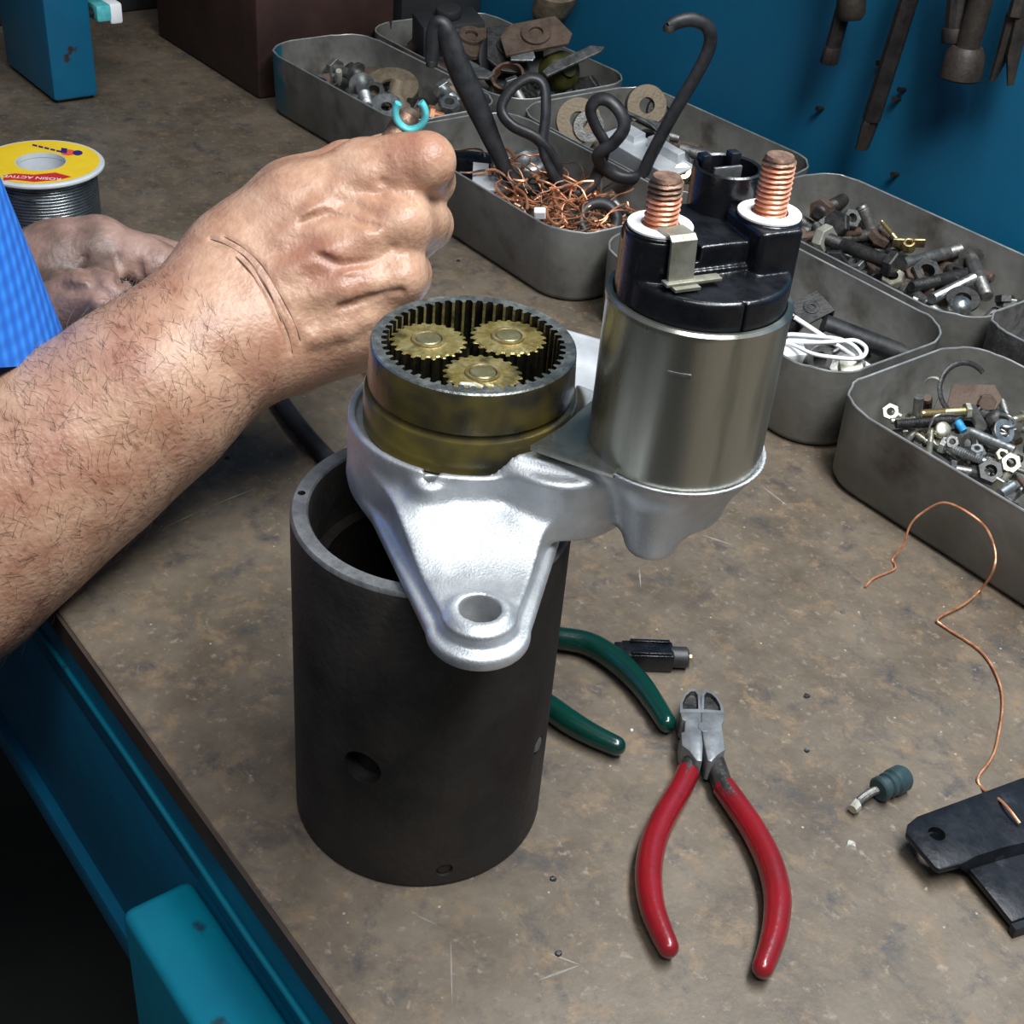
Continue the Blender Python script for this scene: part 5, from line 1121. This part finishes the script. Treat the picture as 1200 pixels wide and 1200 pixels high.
bolt('brown slotted screw behind the brass screw', Q(545, 380, .024), Q(548, 290, .036), .0050, 'rust', g, head=None, name='machine_screw')
solo('hex_nut', m_nut(.0034, 'steel_mid'), Q(720, 620, .034), (0.6, -0.5, 0.6), 'shiny nut beside the khaki knob', 'nut')
solo('hex_nut', m_nut(.0036, 'zinc'), Q(1090, 730, .032), (0.4, -0.3, 0.8), 'cream nut to the right of the coil spring', 'nut')
solo('hex_nut', m_nut(.0050, 'zinc'), Q(1150, 780, .032), (0.5, -0.5, 0.6), 'khaki zinc nut at the right edge of the screw tray', 'nut')
solo('flat_washer', m_washer(.0030, .0058, .0010, 'steel_bright'), Q(1110, 540, .038), (0.6, -0.1, 0.6), 'shiny thin ring leaning at the right edge of the screw tray', 'washer')
bolt('silver rod end below the large dark nut', Q(1090, 1000, .030), Q(1180, 940, .032), .0050, 'steel_bright', g, head=None, th=0, name='metal_rod')
bolt('small zinc screw under the khaki knob', Q(560, 560, .024), Q(620, 680, .024), .0034, 'zinc', g, head='round', name='machine_screw')
solo('hex_nut', m_nut(.0032, 'steel_bright'), Q(910, 690, .034), (0.1, -0.3, 0.9), 'tiny shiny nut left of the coil spring', 'nut')
heap(-.0715, .07, .2765, .386, .026, 110, ('loose worn screw buried low in the nearest tray', 'loose worn nut buried low in the nearest tray'), g, ['steel_dark', 'steel_mid', 'zinc', 'steel_dark', 'rust', 'steel_mid'], dr=(.0025, .0045), Lr=(.010, .024), seed=8)

# --- tray behind the solenoid: white wire, dark tube, lever
g = 'things in the white wire tray'
W = lambda zx, zy, z: at(900 + zx / 8.571, 340 + zy / 8.571, z)
wp = [W(-150, 480, .030), W(0, 470, .034), W(230, 445, .036), W(480, 465, .037), W(700, 490, .038), W(850, 550, .038), W(930, 640, .036), W(900, 690, .036), W(700, 680, .037), W(450, 640, .036), W(230, 545, .034), W(60, 520, .032), W(200, 510, .034), W(450, 525, .036), W(700, 515, .038), W(870, 505, .039), W(970, 560, .038), W(985, 620, .038), W(930, 680, .037), W(780, 690, .036)]
tag(MB().tube(spline(wp, 6), .0011, 8).build('white_wire', 'white_plastic', None, smooth=60), 'coil of white wire in the tray behind the solenoid', 'wire')
bolt('thin white rod aslant across the white wire', W(270, 275, .040), W(1080, 810, .022), .0026, 'white_plastic', g, head=None, th=0, name='plastic_rod')
bolt('white straight strip under the white wire', W(200, 500, .032), W(690, 520, .035), .0034, 'white_plastic', g, head=None, th=0, name='plastic_rod')
bolt('dark rubber tube along the back of the white wire tray', W(560, 340, .030), W(1500, 700, .016), .0110, 'black_rubber', g, head=None, th=0, name='rubber_tube')
mb = MB(); mb.prism([(-.010, -.008), (.010, -.008), (.010, .008), (-.010, .008)], 0, .0015); mb.box((0.0095, 0, -.006), (.0015, .016, .012)); mb.lathe([(.002, .0014), (.0045, .0014), (.0045, .0022), (.002, .0022)], 16, closed=True)
solo('angle_plate', mb.mesh('angle', 'steel_dark', 0, .0003), W(430, 190, .036), (0.3, -0.3, 0.9), 'dark angle plate standing by the solenoid in the white wire tray', 'plate', spin=0.7)
mb = MB(); mb.prism([(-.009, -.014), (.009, -.014), (.010, .006), (.005, .015), (-.005, .015), (-.010, .006)], 0, .006); mb.lathe([(.0028, .0058), (.0062, .0058), (.0055, .0085), (.0028, .0085)], 20, c=(0, .005, 0), closed=True)
solo('lever_arm', mb.mesh('lever', 'steel_mid', 30, .0012), W(670, 700, .022), (0.25, -0.35, 0.9), 'grey lever arm with a hole under the white wire', 'lever', spin=0.9)
solo('plastic_block', MB().box((0, 0, 0), (.014, .010, .008)).mesh('blk', 'white_plastic', 30, .001), W(230, 640, .028), (0.2, -0.2, 0.9), 'white block at the front rim of the white wire tray', 'block')
solo('plastic_block', MB().box((0, 0, 0), (.012, .008, .008)).mesh('blk2', 'cream', 30, .001), W(830, 790, .028), (0.4, -0.5, 0.8), 'pale block beside the grey lever arm', 'block')
solo('sleeve_bush', washer_mb((0, 0, 0), .004, .0075, 0, .014, 24).mesh('bush', 'steel_mid', 40), W(390, 650, .024), (0.8, -0.3, 0.3), 'grey bush lying beside the white block', 'bush')
heap(-.2575, -.0765, .285, .388, .014, 30, ('loose worn bolt lying on the floor of the white wire tray', 'loose worn nut on the floor of the white wire tray'), g, ['steel_dark', 'steel_mid'], seed=12)

# --- copper scrap tray
g = 'scrap in the copper tray'
Y = lambda zx, zy, z: at(520 + zx / 5.4545, 150 + zy / 5.4545, z)
mb = MB(); mb.box((0, 0, 0), (.026, .016, .014)); rl = solo('relay', mb.mesh('relay', 'black_plastic', 30, .001), Y(175, 235, .030), (0.1, -0.1, 1), 'black relay with a white label at the left of the copper tray', 'relay', spin=math.radians(40))
rlb = MB(); rlb.box((.006, -.0082, 0), (.010, .0003, .011)); o = rlb.build('relay_label', 'white_plastic', rl, smooth=0)
rl.location = Y(185, 240, .033); rl.rotation_euler = (0.0, 0.0, math.radians(48))
rr = random.Random(4)
def curl(px, py, z, s, r_, k):
    c = at(px, py, z); pts = [c]; a = rr.uniform(0, 6.28); e = rr.uniform(-.5, .5)
    for i in range(7):
        a += rr.uniform(-1.1, 1.1); e += rr.uniform(-.6, .6); e = max(-.7, min(.7, e)); v = pts[-1] + Vector((math.cos(a) * math.cos(e), math.sin(a) * math.cos(e), math.sin(e))) * s
        v.z = max(.012, min(.043, v.z)); v.y = max(.288, min(.364, v.y)); v.x = max(-.440, min(-.275, v.x)); pts.append(v)
    return MB().tube(spline(pts, 3), r_, 5)
cc = 0
for zx0, zx1, zy0, zy1, n in ((280, 360, 240, 300, 8), (430, 560, 380, 510, 16), (640, 800, 400, 620, 26), (760, 1020, 400, 520, 34), (760, 1090, 500, 650, 28), (560, 700, 430, 520, 12), (1000, 1150, 600, 660, 8)):
    for i in range(n):
        z_ = rr.uniform(.022, .034); q = (520 + rr.uniform(zx0, zx1) / 5.4545, 150 + rr.uniform(zy0, zy1) / 5.4545)
        flatb = rr.random() < .35
        o = curl(q[0], q[1], z_, rr.uniform(.0035, .008), rr.uniform(.00035, .0008), i).build('copper_strand', 'copper_wire' if rr.random() < .75 else 'copper_dull', None, smooth=60)
        tag(o, 'curl of bare copper wire heaped in the copper tray', 'wire', 'copper curls in the tray')
for i, pts in enumerate(([(395, 130), (430, 155), (455, 190)], [(450, 380), (500, 410), (530, 450), (535, 510)], [(290, 290), (320, 265), (355, 270), (350, 300)], [(690, 480), (660, 540), (690, 600), (730, 615), (760, 590)], [(700, 400), (710, 470), (740, 520), (720, 560)], [(940, 655), (1000, 660), (1050, 650)], [(1070, 625), (1110, 640), (1130, 645)])):
    o = MB().tube(spline([Y(zx, zy, .036) for zx, zy in pts], 5), .0011, 6).build('copper_strand', 'copper_wire', None, smooth=60)
    tag(o, ['bright copper sliver behind the first hook of the black strip', 'thick copper loop at the front rim of the copper tray', 'orange copper curl beside the relay', 'long copper loop in the middle of the heap', 'upright copper curl in the middle of the heap', 'flat red copper strip at the near corner of the copper tray', 'short copper strip end at the near rim of the copper tray'][i], 'wire', 'copper pieces set apart in the copper tray')
solo('metal_cup', MB().lathe([(0, 0), (.011, 0), (.0135, .002), (.0135, .005), (.012, .007), (.008, .008), (.008, .004), (0, .004)], 30, cap=False).mesh('cup', 'steel_bright', 40), Y(540, 255, .026), (0.1, -0.2, 1), 'shiny metal cup behind the first hook', 'cup')
solo('rubber_ring', MB().tube([Vector((.011 * math.cos(a), .011 * math.sin(a), 0)) for a in [2 * PI * k / 32 for k in range(32)]], .0038, 10, closed=True).mesh('rr', 'black_rubber', 60), Y(990, 590, .028), (0.5, -0.45, 0.6), 'black rubber ring lying in the near end of the copper tray', 'ring')
solo('plastic_clip', MB().box((0, 0, 0), (.007, .005, .006)).mesh('pc', 'white_plastic', 0, .0008), Y(615, 545, .038), (0.2, -0.3, 1), 'tiny white clip at the front rim of the copper tray', 'clip')
mb = MB(); mb.prism([(-.014, -.008), (.012, -.009), (.016, .002), (.004, .009), (-.012, .006)], 0, .004); solo('plastic_scrap', mb.mesh('ps', 'spool_plastic', 30, .001), Y(310, 355, .026), (0.3, -0.4, 0.85), 'clear grey plastic scrap below the relay', 'scrap')
bolt('grey screw lying in the near end of the copper tray', Y(1070, 450, .030), Y(1130, 520, .028), .0050, 'steel_mid', g)
bolt('dark pin in the near end of the copper tray', Y(1040, 520, .026), Y(1200, 545, .026), .0050, 'steel_dark', g, head=None, name='dowel_pin')
mb = MB(); r6 = random.Random(2)
for i in range(420):
    p = Vector((r6.uniform(-.432, -.285), r6.uniform(.294, .358), r6.uniform(.006, .024))); a = r6.uniform(0, 6.28); q = p + Vector((math.cos(a), math.sin(a), r6.uniform(-.2, .2))) * r6.uniform(.006, .014); q.x = max(-.435, min(-.282, q.x)); q.y = max(.291, min(.361, q.y))
    mb.tube([p, (p + q) / 2 + Vector((0, 0, r6.uniform(0, .003))), q], r6.uniform(.0004, .0009), 4)
o = mb.build('copper_clippings', 'copper_dull', None, smooth=0); tag(o, 'dull copper clippings covering the floor of the copper tray', 'clippings', kind='stuff')

# --- farthest front tray: washers and nuts
g = 'washers and fittings in the blue-cornered tray'
N1 = lambda zx, zy, z: at(320 + zx / 5, 16 + zy / 5, z)
solo('flat_washer', m_washer(.0075, .0205, .0022, 'tan'), N1(690, 435, .030), (0.25, -0.25, 0.9), 'large tan washer in the blue-cornered tray', 'washer')
solo('flat_washer', m_washer(.004, .0120, .0020, 'steel_bright'), N1(665, 555, .030), (0.4, -0.3, 0.85), 'small shiny washer before the large tan washer', 'washer')
bolt('light grey bolt at the left of the blue-cornered tray', N1(520, 420, .032), N1(555, 560, .030), .0100, 'steel_bright', g, head='round')
bolt('pale upright pin in the blue-cornered tray', N1(378, 430, .020), N1(385, 335, .036), .0055, 'cream', g, head=None, name='dowel_pin')
bolt('grey cap bolt behind the light grey bolt', N1(490, 350, .034), N1(545, 400, .030), .0090, 'steel_mid', g, head='round')
mb = MB(); mb.tube([Vector((.020 * math.cos(math.radians(a)), .020 * math.sin(math.radians(a)), 0)) for a in range(150, 371, 10)], .0045, 8, .4); solo('half_ring', mb.mesh('hr', 'tan', 60), N1(880, 440, .036), (0.45, -0.4, 0.7), 'tan half ring behind the cyan ended rod', 'ring')
bolt('shiny bolt at the right of the blue-cornered tray', N1(1010, 455, .036), N1(1090, 530, .032), .0080, 'steel_bright', g)
bolt('copper pin leaning at the right wall of the blue-cornered tray', N1(1140, 590, .026), N1(1135, 510, .038), .0060, 'copper_wire', g, head=None, name='dowel_pin')
solo('hex_nut', m_nut(.0080, 'steel_bright'), N1(1030, 555, .032), (0.3, -0.2, 0.9), 'shiny nut below the shiny bolt in the far tray', 'nut')
bolt('copper bolt beside the cyan ring', N1(935, 590, .034), N1(1000, 605, .032), .0060, 'copper_wire', g)
solo('hex_nut', m_nut(.0090, 'steel_dark'), N1(590, 480, .028), (0.5, -0.3, 0.7), 'dark nut left of the large tan washer', 'nut')
solo('plate_washer', m_washer(.006, .0150, .0030, 'rust'), N1(620, 390, .026), (0.2, 0.1, 0.9), 'brown plate washer behind the large tan washer', 'washer')
heap(-.643, -.459, .289, .378, .020, 34, ('loose worn bolt buried low in the blue-cornered tray', 'loose worn nut buried low in the blue-cornered tray'), g, ['steel_dark', 'rust', 'steel_mid'], dr=(.006, .009), seed=21)

# --- wall-side tray of rings and brackets
g = 'rings and brackets in the wall-side tray'
K4 = lambda zx, zy, z: at(640 + zx / 5.4545, 60 + zy / 5.4545, z)
solo('bearing_ring', washer_mb((0, 0, 0), .0055, .0140, 0, .010, 36).mesh('br1', 'tan', 40), K4(625, 350, .046), (0.75, -0.45, 0.35), 'large tan bearing ring leaning on the wall side of the ring tray', 'ring')
solo('bearing_ring', washer_mb((0, 0, 0), .0045, .0110, 0, .010, 30).mesh('br2', 'steel_dark', 40), K4(735, 385, .042), (0.7, -0.5, 0.3), 'dark bearing ring beside the large tan ring', 'ring')
solo('ring_gear_stack', MB().lathe([(.006, 0), (.0150, 0), (.0150, .003), (.0138, .004), (.0150, .005), (.0150, .008), (.0138, .009), (.0150, .010), (.0150, .013), (.006, .013)], 36, closed=True).mesh('st', 'tan', 40), K4(200, 450, .040), (0.65, -0.5, 0.35), 'ribbed grey-tan pulley leaning at the left of the ring tray', 'pulley')
solo('bearing_ring', washer_mb((0, 0, 0), .0040, .0105, 0, .008, 30).mesh('br3', 'steel_mid', 40), K4(265, 480, .040), (0.7, -0.5, 0.3), 'grey bearing ring in front of the ribbed pulley', 'ring')
mb = MB(); mb.box((0, 0, 0), (.070, .022, .002)); mb.box((0, -.010, -.006), (.070, .002, .012)); mb.box((.012, .006, .004), (.03, .006, .008)); mb.box((-.02, .004, .003), (.018, .010, .005))
o = solo('shiny_bracket', mb.mesh('sb', 'dish_metal', 0, .0006), K4(640, 640, .048), (0.1, -0.2, 1), 'shiny galvanised bracket lying along the ring tray', 'bracket'); o.rotation_euler = (0.15, 0.05, math.radians(0)); 
bolt('grey bar between the rings and the shiny bracket', K4(520, 465, .046), K4(850, 560, .042), .0065, 'steel_mid', g, head=None, th=0, name='metal_rod')
bolt('grey round rod pointing at the black connector', K4(860, 625, .048), K4(1190, 715, .046), .0080, 'steel_mid', g, head=None, th=0, name='metal_rod')
solo('bent_strap', MB().tube(spline([(0, 0, 0), (.006, .004, .010), (.016, .008, .016), (.034, .010, .018)], 5), .0032, 8, .5).mesh('bs', 'steel_mid', 60), K4(780, 660, .034), (0.0, 0.2, 1), 'bent grey strap beside the shiny bracket', 'strap')
bolt('shiny bolt at the near end of the ring tray', K4(860, 730, .044), K4(740, 690, .040), .0085, 'steel_bright', g, head='round')
solo('brass_bush', washer_mb((0, 0, 0), .0025, .0055, 0, .009, 20).mesh('bb', 'brass', 40), K4(860, 800, .040), (0.5, -0.4, 0.6), 'small brass bush at the near end of the ring tray', 'bush')
solo('flat_washer', m_washer(.006, .0155, .003, 'steel_mid'), K4(640, 560, .044), (0.3, -0.3, 0.9), 'grey washer under the grey bar', 'washer')
heap(-.4545, -.2745, .378, .501, .020, 24, ('loose worn bolt buried low in the ring tray', 'loose worn nut buried low in the ring tray'), g, ['steel_dark', 'rust', 'steel_mid'], dr=(.007, .010), Lr=(.02, .045), seed=31)

# --- scrap plates behind the far tray
g = 'scrap parts beside the tool chest'
A6 = lambda zx, zy, z: at(540 + zx / 5.4545, 16 + zy / 5.4545, z)
def plate(label, c, sx, sy, t_, m, d, sp, hole=True, name='scrap_plate'):
    mb = MB(); mb.prism([(-sx, -sy), (sx * .8, -sy), (sx, -sy * .4), (sx * .7, sy), (-sx * .6, sy), (-sx, sy * .3)], 0, t_)
    if hole: mb.lathe([(sx * .2, t_), (sx * .42, t_), (sx * .42, t_ * 1.8), (sx * .2, t_ * 1.8)], 20, closed=True)
    return solo(name, mb.mesh('plate', m, 0, .0005), c, d, label, 'plate', g, sp)
plate('brown-grey slotted plate on top of the scrap heap by the wall', A6(480, 150, .068), .026, .014, .003, 'rust', (0.35, -0.35, 0.85), 0.4)
plate('grey plate leaning under the brown-grey slotted plate', A6(300, 230, .056), .022, .016, .003, 'steel_dark', (0.5, -0.2, 0.8), 1.4)
plate('pale strip lying toward the blue wall on the scrap heap', A6(720, 300, .058), .026, .005, .002, 'steel_mid', (0.2, -0.3, 0.9), 0.9, False)
plate('small shiny plate in the middle of the scrap heap', A6(400, 270, .058), .009, .006, .002, 'steel_bright', (0.3, -0.4, 0.85), 0.2, False)
plate('dark plate at the left of the scrap heap', A6(60, 180, .050), .024, .018, .004, 'rust', (0.3, -0.1, 0.9), 2.2)
plate('dark square plate low in the scrap heap', A6(180, 330, .040), .018, .016, .003, 'steel_dark', (0.1, -0.4, 0.9), 0.7)
plate('grey forked plate at the front rim of the scrap tray', A6(90, 370, .048), .014, .006, .002, 'steel_mid', (0.2, -0.2, 0.9), 2.6, False)
solo('oil_canister', MB().lathe([(0, 0), (.0135, 0), (.0145, .001), (.0145, .022), (.012, .026), (.006, .028), (.006, .031), (0, .031)], 28, cap=False).mesh('can', 'olive', 40), A6(560, 400, .036), (0.75, -0.1, 0.4), 'olive green canister lying on the scrap heap', 'canister', g)
solo('pole_shoe', MB().lathe([(.012, 0), (.024, 0), (.024, .016), (.012, .016)], 32, closed=True).mesh('ps2', 'dark_paint', 40), A6(330, 330, .040), (0.5, -0.5, 0.6), 'dark ring casting in the scrap heap', 'ring', g)
solo('copper_band', washer_mb((0, 0, 0), .0105, .0125, 0, .008, 30).mesh('cb', 'copper_dull', 40), A6(310, 440, .040), (0.3, -0.5, 0.8), 'thin copper band at the front of the scrap heap', 'band', g)
mb = MB(); mb.box((0, 0, 0), (.05, .03, .025)); mb.lathe([(0, .0125), (.010, .0125), (.010, .02), (0, .02)], 20, cap=False)
solo('brush_holder', mb.mesh('bh', 'dark_paint', 30, .002), A6(-80, 120, .05), (0.1, -0.1, 1), 'dark block at the far left of the scrap tray', 'block', g, .5)
bolt('grey bolt lying at the front of the scrap heap', A6(340, 470, .044), A6(400, 580, .040), .0075, 'steel_mid', g)
heap(-.655, -.4605, .383, .500, .030, 26, ('loose worn bolt buried low in the scrap heap', 'loose worn nut buried low in the scrap heap'), g, ['steel_dark', 'rust'], dr=(.007, .010), Lr=(.02, .045), seed=41)
